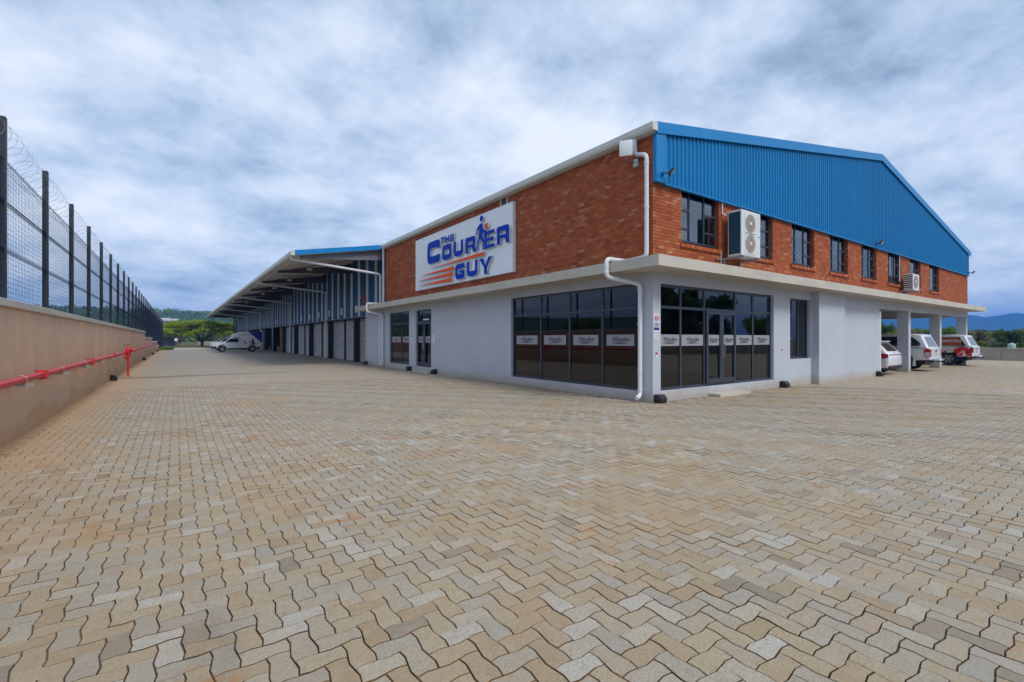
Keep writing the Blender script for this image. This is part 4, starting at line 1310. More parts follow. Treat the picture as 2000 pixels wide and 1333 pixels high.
# underside: ribbed sheet
ux = []
for k in range(int((WY1 - 18.85) / 0.35)):
    a = 18.85 + 0.35 * k
    ux += [(a, 0), (a + 0.16, 0), (a + 0.19, -0.03), (a + 0.31, -0.03), (a + 0.345, 0)]
vs = []; fs = []
for yy, dz in ux:
    vs += [(CE + 0.02, yy, roof_z(CE) - 0.008 + dz), (CX_, yy, roof_z(CX_) - 0.008 + dz)]
for i in range(len(ux) - 1):
    fs.append((2 * i, 2 * i + 1, 2 * i + 3, 2 * i + 2))
MB().add(vs, fs).build('canopy_sheeting', 'roof_under', wh)
for x in (-4.3, -3.0, -1.7, -0.4):
    z = roof_z(x) - 0.045
    MB().box(x - 0.03, x + 0.03, 18.86, WY1, z - 0.15, z).build('purlin', 'roof_under', wh)
ry = [19.1] + [25.7 + BAY * k for k in range(14)]
for k, yy in enumerate(ry):
    if yy > WY1:
        break
    x0, x1 = -4.45, CX_ - 0.04
    h0, h1 = 0.14, 0.62
    z0, z1 = roof_z(x0) - 0.20, roof_z(x1) - 0.20
    MB().prism([(x0, z0 - h0), (x1, z1 - h1), (x1, z1), (x0, z0)], lambda u, v, d: (u, d, v), yy - 0.05, yy + 0.05).build('canopy_rafter', 'grey_steel' if k == 0 else 'dark_steel', wh)
for k in range(13):
    yy = 22.1 + BAY * k
    MB().tube([(-3.6, yy + 0.15, roof_z(-3.6) - 0.22), (-0.5, yy + 3.3, roof_z(-0.5) - 0.28)], 0.02, 6).tube([(-0.5, yy + 0.15, roof_z(-0.5) - 0.28), (-3.6, yy + 3.3, roof_z(-3.6) - 0.22)], 0.02, 6).build('brace', 'dark_steel', wh)
MB().prism([(CE - 0.02, roof_z(CE) - 0.19), (-0.06, roof_z(-0.06) - 0.19), (-0.06, roof_z(-0.06) + 0.065), (CE - 0.02, roof_z(CE) + 0.065)], lambda u, v, d: (u, d, v), 18.76, 18.795).build('canopy_fascia', 'blue_flash', wh)
gz = roof_z(CE)
MB().prism([(CE, gz - 0.20), (CE - 0.16, gz - 0.20), (CE - 0.19, gz - 0.13), (CE - 0.19, gz + 0.02), (CE - 0.17, gz + 0.03), (CE - 0.17, gz - 0.12), (CE - 0.15, gz - 0.18), (CE, gz - 0.18)], lambda u, v, d: (u, d, v), 18.76, WY1 + 0.2).build('gutter', 'gutter_white', wh)
MB().box(CE - 0.19, CE, 18.745, 18.758, gz - 0.20, gz + 0.03).build('gutter_end', 'gutter_white', wh)
for yy, xw in ((19.3, -0.03), (32.4, 0.14), (47.2, 0.14), (58.6, 0.14), (69.5, 0.14), (85, 0.14), (99, 0.14)):
    zb = 3.62 if yy < 20 else 0.0
    pts = [(CE - 0.08, yy, gz - 0.16), (CE - 0.08, yy, gz - 0.33), (xw, yy, gz - 0.75), (xw, yy, zb + 0.10)]
    if yy > 20:
        pts += [(xw - 0.14, yy, 0.07)]
    downpipe(pts, 0.068, wh, [((xw, yy, 4.6), 'z')] + ([((xw, yy, 2.0), 'z')] if yy > 20 else []), 0.14)
# red fire riser by the grey wall
rr = thing('fire_riser', 'slim red fire riser pipe with valve where the grey wall meets the docks', 'pipe', (0.14, 22.2, 0))
MB().tube(bends([(0.14, 22.2, 0.0), (0.14, 22.2, 3.2), (0.18, 22.9, 3.35), (0.18, 22.9, 4.3), (0.18, 23.3, 4.35)], 0.1), 0.05, 10).build('pipe', 'red_paint', rr, 50)
MB().lathe([(0.05, -0.12), (0.09, -0.08), (0.09, 0.08), (0.05, 0.12)], (0.18, 23.2, 4.35), 'y', 12).tube([(0.18, 23.2, 4.35), (0.05, 23.2, 4.45)], 0.03, 8).build('valve', 'red_paint', rr)
MB().box(0.06, 0.2, 22.12, 22.28, 1.75, 1.79).build('bracket', 'galv', rr)
# dock number plates
names = ['nearest', 'second', 'third', 'fourth', 'fifth', 'sixth', 'seventh', 'eighth', 'ninth', 'tenth', 'eleventh', 'twelfth', 'thirteenth', 'fourteenth', 'fifteenth', 'sixteenth', 'seventeenth', 'eighteenth', 'nineteenth', 'twentieth', 'twenty first', 'twenty second']
digit_cache = {}
k = 0
yy = 24.87
while yy < 98 and k < len(names):
    t = thing('dock_plate', '%s white dock number plate on the striped cladding, counting from the brick office' % names[k], 'sign', (CX_ - 0.04, yy, 3.42), 'dock number plates')
    MB().box(CX_ - 0.047, CX_ - 0.032, yy - 0.19, yy + 0.19, 3.38, 3.86).build('plate', 'sign_white', t)
    me = text_mesh(str(k + 1), 0.34, 0.002, 'film_ink')
    o = bpy.data.objects.new('numeral', me); COL.objects.link(o); o.parent = t
    o.matrix_parent_inverse = Matrix.Translation(-Vector(t.location))
    o.matrix_basis = Matrix.Translation((CX_ - 0.050, yy, 3.50)) @ SB
    yy += 3.47; k += 1
# small lamps under the canopy
for k in range(7):
    yy = 25.4 + BAY * k * 1.0
    z = roof_z(-2.6) - 0.30
    t = thing('canopy_lamp', '%s small twin floodlight hanging under the canopy, counting from the brick office' % names[k], 'lamp', (-2.6, yy, z), 'canopy lamps')
    MB().box(-2.63, -2.57, yy - 0.02, yy + 0.02, z, z + 0.28).build('stem', 'galv', t)
    MB().bbox(-2.75, -2.62, yy - 0.12, yy + 0.12, z - 0.10, z + 0.02, 0.01).bbox(-2.58, -2.45, yy - 0.12, yy + 0.12, z - 0.10, z + 0.02, 0.01).build('lamp_head', 'sign_white', t)

# ------------------------------------------------------------------ fittings on the office
def fan_grille(par, c, r, mat):
    """round grille facing -y: rings and spokes"""
    x, y, z = c
    MB().lathe([(r, 0.0), (r, 0.03), (r * 0.3, 0.055), (0.01, 0.06)], (x, y, z), 'y', 28).build('fan_recess', 'ac_grille', par, 60)
    g = MB()
    for q in (0.28, 0.46, 0.64, 0.82, 1.0):
        g.tube([(x + r * q * math.cos(t), y - 0.004, z + r * q * math.sin(t)) for t in [i * math.pi / 14 for i in range(29)]], 0.0045, 4, False)
    for i in range(24):
        t = i * math.pi / 12
        g.tube([(x + r * .25 * math.cos(t), y - 0.006, z + r * .25 * math.sin(t)), (x + r * math.cos(t + .25), y - 0.006, z + r * math.sin(t + .25))], 0.0035, 4, False)
    g.build('fan_grille', mat, par)
    MB().lathe([(0.0, -0.022), (r * .2, -0.018), (r * .22, -0.004)], (x, y, z), 'y', 16).build('fan_hub', 'ac_white', par, 50)
ac = thing('air_conditioner', 'tall white twin fan air conditioner with dark side beside the second upper window', 'air conditioner', (3.6, -0.35, 3.75))
MB().bbox(3.11, 4.15, -0.57, -0.16, 3.93, 5.22, 0.025).build('casing', 'ac_white', ac)
MB().box(3.103, 3.1095, -0.545, -0.20, 3.99, 5.16).build('side_panel', 'ac_side', ac)
MB().bbox(3.29, 3.84, -0.582, -0.566, 4.00, 5.15, 0.006).build('fan_panel', 'ac_white', ac)
fan_grille(ac, (3.56, -0.586, 4.86), 0.255, 'ac_grille')
fan_grille(ac, (3.56, -0.586, 4.29), 0.255, 'ac_grille')
MB().box(3.30, 3.83, -0.588, -0.583, 4.565, 4.58).build('seam', 'dark_steel', ac)
MB().box(4.02, 4.09, -0.576, -0.571, 4.52, 4.545).build('badge', 'dark_steel', ac)
for x in (3.14, 4.0):
    MB().box(x, x + 0.05, -0.62, -0.003, 3.865, 3.92).box(x, x + 0.05, -0.05, -0.004, 3.60, 3.864).build('bracket', 'galv', ac)
MB().box(2.75, 3.13, -0.05, -0.005, 3.85, 3.88).build('bracket_rail', 'galv', ac)
MB().tube([(3.06, -0.03, 5.50), (3.06, -0.03, 5.2), (3.09, -0.12, 5.12)], 0.02, 8).tube([(3.0, -0.03, 4.05), (3.0, -0.03, 3.6)], 0.012, 6).build('pipework', 'pvc', ac)
ac2 = thing('air_conditioner', 'smaller white single fan air conditioner with louvred side below the seventh upper window', 'air conditioner', (18.4, -0.25, 3.75))
MB().bbox(18.05, 18.95, -0.52, -0.17, 3.86, 4.62, 0.02).build('casing', 'ac_white', ac2)
MB().box(18.043, 18.0495, -0.50, -0.19, 3.90, 4.58).build('side_coil', 'dark_steel', ac2)
for q in range(7):
    MB().box(18.032, 18.043, -0.505, -0.185, 3.93 + q * 0.095, 3.965 + q * 0.095).build('louvre', 'ac_white', ac2)
fan_grille(ac2, (18.42, -0.53, 4.25), 0.29, 'ac_grille')
for x in (18.12, 18.82):
    MB().box(x, x + 0.05, -0.56, -0.003, 3.80, 3.855).box(x, x + 0.05, -0.05, -0.004, 3.58, 3.799).build('bracket', 'galv', ac2)
MB().tube([(18.0, -0.03, 5.50), (18.0, -0.03, 4.3)], 0.02, 8).build('pipework', 'pvc', ac2)
def flood(loc, label, yaw):
    t = thing('flood_light', label, 'floodlight', loc, 'floodlights on the gable', world=False)
    MB().tube([(0, 0.17, -0.03), (0, 0.02, -0.03)], 0.018, 8).box(-0.05, 0.05, 0.155, 0.17, -0.08, 0.02).build('arm', 'dark_steel', t)
    c, s = math.cos(R(35)), math.sin(R(35))
    tilt = lambda u, d, z: (u, d * c - z * s, d * s + z * c)
    MB(tilt).bbox(-0.105, 0.105, -0.06, 0.0, -0.085, 0.085, 0.012).build('housing', 'plastic_black', t)
    MB(tilt).box(-0.085, 0.085, -0.064, -0.0605, -0.065, 0.065).build('lens', 'lamp_clear', t)
    t.rotation_euler = (0, 0, yaw)
flood((0.30, -0.30, 5.76), 'black square floodlight at the left end of the blue gable', R(35))
flood((14.8, -0.26, 5.72), 'black floodlight in the middle of the lower edge of the blue gable', R(0))
flood((30.45, -0.26, 5.72), 'black floodlight at the far right end of the blue gable', R(20))
an = thing('panel_antenna', 'square white panel antenna on a wall bracket under the corner eaves', 'antenna', (-0.3, 0.5, 6.2))
rot = lambda u, d, z: (-0.42 + d * .80 + u * .60, 0.50 - u * .80 + d * .60, z)
MB(rot).bbox(-0.165, 0.165, -0.03, 0.03, 6.23, 6.63, 0.022).build('panel', 'sign_white', an, 40)
MB(rot).box(-0.06, 0.06, 0.031, 0.05, 6.25, 6.45).build('back_mount', 'galv', an)
MB().tube([(-0.38, 0.53, 6.30), (-0.36, 0.53, 6.18), (-0.08, 0.50, 6.14)], 0.016, 8).build('arm', 'galv', an)
MB().box(-0.045, -0.006, 0.42, 0.58, 6.04, 6.24).build('wall_plate', 'galv', an)
MB().tube([(-0.36, 0.52, 6.20), (-0.25, 0.45, 6.12), (-0.15, 0.42, 6.25), (-0.02, 0.40, 6.18)], 0.006, 5).build('cable', 'plastic_black', an)
# notices on the corner column
nt = thing('notice_sign', 'white no smoking notice with red barred circle on the corner column', 'sign', (0.12, -0.01, 1.9))
MB().box(0.03, 0.225, -0.014, -0.006, 1.90, 2.23).build('plate', 'sign_white', nt)
MB().tube([(0.128 + 0.066 * math.cos(t), -0.016, 2.11 + 0.066 * math.sin(t)) for t in [i * math.pi / 12 for i in range(25)]], 0.010, 5, False).tube([(0.082, -0.016, 2.157), (0.174, -0.016, 2.063)], 0.008, 5).build('barred_circle', 'decal_red', nt)
MB().box(0.085, 0.17, -0.0185, -0.0145, 2.10, 2.12).build('cigarette', 'film_ink', nt)
for q in range(3):
    MB().box(0.048, 0.208, -0.0165, -0.0145, 1.918 + q * 0.032, 1.936 + q * 0.032).build('text_line', 'decal_blue', nt)
nt = thing('notice_sign', 'white notice with dark blue heading under the no smoking notice', 'sign', (0.12, -0.01, 1.56))
MB().box(0.03, 0.225, -0.014, -0.006, 1.57, 1.88).build('plate', 'sign_white', nt)
MB().box(0.03, 0.225, -0.0165, -0.0145, 1.815, 1.88).build('heading', 'decal_blue', nt)
for q in range(5):
    MB().box(0.05, 0.205, -0.0165, -0.0145, 1.60 + q * 0.04, 1.612 + q * 0.04).build('text_line', 'decal_grey', nt)
def stickers(mp, u, label):
    t = thing('wall_sticker', label, 'sticker', mp(u, -0.006, 1.2))
    MB(mp).box(u - 0.045, u + 0.045, -0.009, -0.004, 1.20, 1.255).build('red_label', 'decal_red', t)
    MB(mp).box(u - 0.03, u + 0.05, -0.009, -0.004, 1.13, 1.19).build('white_label', 'sign_white', t)
stickers(gab, 0.14, 'small red and white sticker low on the corner column')
stickers(gab, 6.66, 'small red and white sticker right of the entrance glazing')
stickers(lng, 12.0, 'small red and white sticker right of the narrow door')
t = thing('wall_notice', 'thin white vertical lettered notice beside the narrow glass door', 'sign', (-0.006, 12.35, 1.4))
MB().box(-0.010, -0.004, 12.26, 12.44, 1.40, 1.78).build('plate', 'board_white', t)
for q, ch in enumerate(('G', 'G', 'C')):
    me = fill_mesh('letter', glyph(ch, 0.12, 0.09, 0.025), 0.004, 'sign_white')
    o = bpy.data.objects.new('letter', me); COL.objects.link(o); o.parent = t
    o.matrix_parent_inverse = Matrix.Translation(-Vector(t.location))
    o.matrix_basis = Matrix.Translation((-0.013, 12.41, 1.66 - 0.11 * q)) @ SB
t = thing('keypad', 'small black and white entry keypad between the narrow door and far window', 'keypad', (-0.01, 14.8, 1.4))
MB().bbox(-0.035, -0.003, 14.74, 14.86, 1.46, 1.74, 0.006).build('body', 'sign_white', t)
MB().box(-0.04, -0.036, 14.745, 14.855, 1.68, 1.735).build('reader', 'plastic_black', t)

# ------------------------------------------------------------------ vehicles
def arch(cx, r, z0, n=10):
    t0 = math.asin(max(-1, min(1, 0.0)))
    out = []
    for i in range(n + 1):
        t = math.pi * i / n
        out.append((cx - r * math.cos(t), z0 + r * math.sin(t)))
    return out
class Vehicle:
    def __init__(s, root, w, zb, k):
        s.t, s.w, s.zb, s.k = root, w, zb, k
    def yy(s, z, f=1.0):
        return s.w * f * (1 - s.k * max(0.0, z - s.zb))
    def body(s, name, prof, mat, wf=1.0, rnd=0.075):
        p = np.array(prof)
        mb = MB()
        n = len(p)
        rings = [(inset(p, rnd * (1 - math.sin(R(a)))) if a < 90 else p, rnd * (1 - math.cos(R(a)))) for a in (0, 22, 45, 67, 90)]
        secs = [(-1, q, d) for q, d in rings] + [(1, q, d) for q, d in rings[::-1]]
        vs = []
        for sg, q, d in secs:
            for x, z in q:
                vs.append((x, sg * (s.yy(z, wf) - d), z))
        m = len(secs)
        fs = [tuple(range(n)), tuple(range(m * n - 1, (m - 1) * n - 1, -1))]
        for a in range(m - 1):
            for i in range(n):
                j = (i + 1) % n
                fs.append((a * n + i, (a + 1) * n + i, (a + 1) * n + j, a * n + j))
        return mb.add(vs, fs).build(name, mat, s.t, 40)
    def side(s, name, poly, mat, sg=1, wf=1.0, out=0.006, parent=None, r=0.0, deep=0.02):
        pts = rounded([(a, b, r) for a, b in poly]) if r else poly
        return MB().prism(pts, lambda u, v, d: (u, sg * (s.yy(v, wf) + d), v), -deep, out).build(name, mat, parent or s.t)
    def end(s, name, poly, xf, mat, out=0.006, sg=-1, r=0.0, parent=None):
        """patch on the back (sg=-1) or front; poly in (y, z), xf(z) surface x"""
        pts = rounded([(a, b, r) for a, b in poly]) if r else poly
        return MB().prism(pts, lambda u, v, d: (xf(v) + sg * d, u, v), -0.02, out).build(name, mat, parent or s.t)
    def wheel(s, x, sg, r, rim=0.62):
        y0 = sg * (s.w - 0.02); y1 = sg * (s.w - 0.25)
        c = (x, 0, r)
        ty = MB().lathe([(r * rim, y1), (r * .93, y1), (r, y1 + sg * .04), (r, y0 - sg * .04), (r * .93, y0), (r * rim, y0), (r * rim, y0 - sg * .05)], c, 'y', 24).build('wheel', 'tyre', s.t, 40)
        MB().lathe([(r * rim * .96, y0 - sg * .03), (r * rim * .9, y0 - sg * .06), (0.02, y0 - sg * .055)], c, 'y', 24).build('wheel_dish', 'plastic_black', ty)
        rm = MB()
        rm.tube([(c[0] + r * rim * .97 * math.cos(q * math.pi / 12), y0 - sg * .012, c[2] + r * rim * .97 * math.sin(q * math.pi / 12)) for q in range(25)], r * .035, 6, False)
        for i in range(6):
            t = i * math.pi / 3
            dx, dz = math.cos(t), math.sin(t)
            px, pz = -dz * .03, dx * .03
            a, b = r * .12, r * rim * .9
            rm.add([(c[0] + dx * a + px, y0 - sg * .02, c[2] + dz * a + pz), (c[0] + dx * a - px, y0 - sg * .02, c[2] + dz * a - pz), (c[0] + dx * b - px * 1.4, y0 - sg * .012, c[2] + dz * b - pz * 1.4), (c[0] + dx * b + px * 1.4, y0 - sg * .012, c[2] + dz * b + pz * 1.4),
                    (c[0] + dx * a + px, y0 - sg * .045, c[2] + dz * a + pz), (c[0] + dx * a - px, y0 - sg * .045, c[2] + dz * a - pz), (c[0] + dx * b - px * 1.4, y0 - sg * .05, c[2] + dz * b - pz * 1.4), (c[0] + dx * b + px * 1.4, y0 - sg * .05, c[2] + dz * b + pz * 1.4)],
                   [(0, 1, 2, 3), (0, 4, 5, 1), (1, 5, 6, 2), (2, 6, 7, 3), (3, 7, 4, 0)])
        rm.lathe([(r * .14, y0 - sg * .03), (r * .12, y0 - sg * .008), (0.01, y0 - sg * .006)], c, 'y', 12)
        rm.build('rim', 'rim', ty)

def bakkie(name, label, style):
    t = thing(name, label, 'car', (0, 0, 0), 'vehicles parked under the carport', world=False)
    v = Vehicle(t, 0.92, 1.10, 0.20)
    prof = [(0.10, 0.56)] + [(0.74, 0.52)] + arch(1.20, 0.44, 0.44) + [(1.68, 0.38), (3.88, 0.38)] + arch(4.36, 0.44, 0.44) + \
           [(5.15, 0.42), (5.30, 0.55), (5.33, 0.85), (5.20, 1.02), (4.30, 1.16), (4.12, 1.21), (3.38, 1.73), (3.05, 1.80), (2.20, 1.83), (0.80, 1.85), (0.48, 1.80), (0.22, 1.19), (0.13, 1.12), (0.11, 0.62)]
    v.body('body', prof, 'car_white')
    rx = lambda z: 0.115 if z < 1.12 else 0.195 + (z - 1.13) * 0.43
    for sg in (1, -1):
        if style == 'a':
            v.side('canopy_window', [(0.50, 1.24), (2.05, 1.24), (2.10, 1.70), (0.88, 1.72), (0.50, 1.40)], 'car_glass', sg, r=0.06)
        else:
            w = v.side('canopy_window', [(0.42, 1.20), (2.15, 1.20), (2.15, 1.68), (0.72, 1.70)], 'car_glass', sg, r=0.04)
            v.side('window_print', [(0.58, 1.23), (2.12, 1.23), (2.12, 1.65), (0.76, 1.66)], 'decal_maroon', sg, out=0.009, r=0.03)
        v.side('rear_door_window', [(2.42, 1.22), (3.00, 1.22), (3.00, 1.68), (2.42, 1.70)], 'car_glass', sg, r=0.05)
        v.side('front_door_window', [(3.08, 1.22), (3.98, 1.22), (3.45, 1.64), (3.08, 1.68)], 'car_glass', sg, r=0.05)
        v.side('belt_seam', [(0.16, 1.135), (2.26, 1.135), (2.26, 1.155), (0.18, 1.155)], 'dark_steel', sg, out=0.004)
        for x in (2.27, 3.04, 4.05):
            v.side('door_seam', [(x, 0.50), (x + 0.012, 0.50), (x + 0.012, 1.70 if x < 4 else 1.18), (x, 1.70 if x < 4 else 1.18)], 'dark_steel', sg, out=0.002)
        for x in (2.40, 3.15):
            v.side('door_handle', [(x, 1.02), (x + 0.18, 1.02), (x + 0.18, 1.06), (x, 1.06)], 'chrome', sg, out=0.03)
        if style == 'a':
            v.side('hatch_latch', [(0.92, 1.06), (1.10, 1.06), (1.08, 1.10), (0.94, 1.10)], 'dark_steel', sg, out=0.012)
            lp = [(0.10, 0.72), (0.20, 0.66), (0.30, 0.68), (0.345, 0.80), (0.345, 1.10), (0.10, 1.10)]
            v.side('tail_lamp', lp, 'lamp_red', sg, out=0.012, deep=0.12, r=0.03)
            v.side('tail_lamp_clear', [(0.115, 0.74), (0.20, 0.69), (0.28, 0.71), (0.315, 0.82), (0.315, 0.93), (0.115, 0.93)], 'lamp_clear', sg, out=0.017, deep=0.12, r=0.03)
        else:
            v.side('tail_lamp', [(0.10, 0.78), (0.40, 0.72), (0.48, 0.80), (0.18, 1.10), (0.10, 1.10)], 'lamp_red', sg, out=0.012, deep=0.12, r=0.02)
        v.side('mud_flap', [(0.66, 0.24), (0.80, 0.24), (0.78, 0.54), (0.68, 0.54)], 'sign_white' if style == 'a' else 'tyre', sg, out=-0.01)
        for x in (1.20, 4.36):
            v.wheel(x, sg, 0.385)
        MB().bbox(3.92, 4.06, sg * 0.93, sg * 1.10, 1.18, 1.38, 0.02).build('mirror', 'car_white', t)
    v.end('tailgate', [(-0.78, 0.64), (0.78, 0.64), (0.78, 1.10), (-0.78, 1.10)], rx, 'car_white', 0.010, r=0.03)
    v.end('tailgate_handle', [(-0.12, 0.96), (0.12, 0.96), (0.12, 1.03), (-0.12, 1.03)], rx, 'dark_steel', 0.03, r=0.015)
    v.end('badge', [(-0.07, 0.80), (0.07, 0.80), (0.07, 0.86), (-0.07, 0.86)], rx, 'dark_steel', 0.018, r=0.02)
    v.end('rear_glass', [(-0.68, 1.20), (0.68, 1.20), (0.58, 1.70), (-0.58, 1.70)], rx, 'rear_glass', 0.012, r=0.05)
    v.end('windscreen', [(-0.70, 1.26), (0.70, 1.26), (0.60, 1.70), (-0.60, 1.70)], lambda z: 4.12 - (z - 1.21) * 1.42, 'car_glass', 0.012, 1, 0.04)
    for sg in (1, -1):
        v.end('headlight', [(sg * 0.52, 0.82), (sg * 0.84, 0.84), (sg * 0.84, 1.0), (sg * 0.56, 0.98)], lambda z: 5.29, 'headlamp', 0.02, 1)
    v.end('grille', [(-0.46, 0.62), (0.46, 0.62), (0.48, 0.98), (-0.48, 0.98)], lambda z: 5.31, 'dark_steel', 0.015, 1)
    MB().bbox(-0.06, 0.16, -0.80, 0.80, 0.50, 0.60, 0.02).build('rear_bumper', 'chrome', t)
    MB().bbox(-0.02, 0.18, -0.90, 0.90, 0.44, 0.52, 0.02).build('bumper_lower', 'plastic_black', t)
    MB().tube([(-0.02, 0, 0.46), (-0.20, 0, 0.46), (-0.20, 0, 0.53)], 0.024, 8).lathe([(0.005, 0.52), (0.03, 0.54), (0.03, 0.57), (0.005, 0.59)], (-0.20, 0, 0), 'z', 10).build('tow_hitch', 'dark_steel', t)
    MB().box(-0.075, -0.062, -0.26, 0.26, 0.515, 0.585).build('number_plate', 'sign_white', t)
    MB().box(0.4, 5.0, -0.6, 0.6, 0.30, 0.50).build('underbody', 'plastic_black', t)
    return t, v
def place(t, loc, rz):
    t.location = loc; t.rotation_euler = (0, 0, rz)
rg, v = bakkie('parked_pickup', 'white double cab pickup with chrome bumper between the first two carport columns', 'a')
place(rg, (21.2, -0.72, 0), R(90))
hx_, v = bakkie('parked_pickup', 'white pickup with red disc and red printed window at the far end of carport', 'b')
# red disc with white road mark on the rear quarter
dp = [(0.58 + 0.44 * math.cos(R(a)), 0.68 + 0.43 * math.sin(R(a))) for a in range(-14, 195, 8)]
dp = [(x, z) for x, z in dp if (x - 1.20) ** 2 + (z - 0.44) ** 2 > 0.225] + [(0.74, 0.575)]
d = v.side('red_disc', dp, 'decal_red', 1, out=0.009)
v.side('white_mark', [(0.79, 0.62), (0.83, 0.62), (0.55, 0.885), (0.53, 0.85)], 'sign_white', 1, out=0.012, parent=d)
v.side('white_mark', [(0.17, 0.72), (0.55, 0.850), (0.55, 0.885), (0.17, 0.75)], 'sign_white', 1, out=0.012, parent=d)
v.side('white_mark', [(0.38, 0.59), (0.56, 0.59), (0.53, 0.83), (0.50, 0.83)], 'sign_white', 1, out=0.012, parent=d)
tm = text_mesh('KEMPSTON', 0.19, 0.004, 'sign_white')
o = bpy.data.objects.new('lettering', tm); COL.objects.link(o); o.parent = hx_
o.matrix_basis = Matrix.Translation((1.12, 0.886, 1.40)) @ Matrix.Rotation(R(180), 4, 'Z') @ Matrix.Rotation(R(90 - 11), 4, 'X')
place(hx_, (29.33, -0.75, 0), R(90))

def hatch():
    t = thing('parked_hatchback', 'white hatchback with red tail lamps parked nearest the grey wall', 'car', (0, 0, 0), 'vehicles parked under the carport', world=False)
    v = Vehicle(t, 0.87, 0.92, 0.26)
    prof = [(0.06, 0.30), (0.36, 0.27)] + arch(0.76, 0.36, 0.30) + [(1.16, 0.22), (2.82, 0.22)] + arch(3.22, 0.36, 0.30) + \
           [(3.85, 0.26), (3.98, 0.45), (3.95, 0.70), (3.70, 0.84), (2.95, 0.98), (2.15, 1.42), (1.60, 1.48), (0.75, 1.47), (0.50, 1.44), (0.12, 1.02), (0.03, 0.92), (0.0, 0.60), (0.02, 0.42)]
    v.body('body', prof, 'car_white', rnd=0.085)
    rx = lambda z: (0.02 if z < 0.62 else (0.0 + (z - 0.6) * 0.10 if z < 0.92 else 0.04 + (z - 0.92) * 0.86))
    for sg in (1, -1):
        v.side('rear_window', [(0.62, 1.02), (1.42, 1.00), (1.42, 1.40), (0.92, 1.40)], 'car_glass', sg, r=0.05)
        v.side('front_window', [(1.50, 1.00), (2.68, 1.00), (2.15, 1.36), (1.50, 1.40)], 'car_glass', sg, r=0.05)
        v.side('pillar_glass', [(0.30, 1.02), (0.58, 1.02), (0.76, 1.28)], 'car_glass', sg)
        v.side('tail_lamp', [(0.03, 0.76), (0.22, 0.72), (0.55, 0.90), (0.40, 0.95), (0.05, 0.92)], 'lamp_red', sg, out=0.012, deep=0.12)
        v.side('door_seam', [(1.46, 0.34), (1.472, 0.34), (1.472, 1.38), (1.46, 1.38)], 'dark_steel', sg, out=0.002)
        for x in (0.76, 3.22):
            v.wheel(x, sg, 0.31)
    v.end('rear_glass', [(-0.62, 1.04), (0.62, 1.04), (0.50, 1.38), (-0.50, 1.38)], rx, 'car_glass', 0.012, r=0.04)
    v.end('lamp_bar', [(-0.80, 0.86), (0.80, 0.86), (0.80, 0.90), (-0.80, 0.90)], rx, 'lamp_red', 0.014)
    v.end('badge', [(-0.05, 0.93), (0.05, 0.93), (0.05, 0.98), (-0.05, 0.98)], rx, 'chrome', 0.03, r=0.02)
    v.end('number_plate', [(-0.25, 0.50), (0.25, 0.50), (0.25, 0.61), (-0.25, 0.61)], rx, 'sign_white', 0.012)
    MB().bbox(-0.015, 0.2, -0.80, 0.80, 0.25, 0.40, 0.03).build('bumper_lower', 'plastic_black', t)
    v.end('reflector', [(0.5, 0.37), (0.76, 0.37), (0.76, 0.41), (0.5, 0.41)], lambda z: -0.012, 'lamp_red', 0.01)
    MB().bbox(0.36, 0.70, -0.56, 0.56, 1.45, 1.50, 0.02).build('spoiler', 'car_white', t)
    MB().box(0.3, 3.7, -0.55, 0.55, 0.18, 0.35).build('underbody', 'plastic_black', t)
    return t
hb = hatch()
place(hb, (16.72, -0.25, 0), R(90))

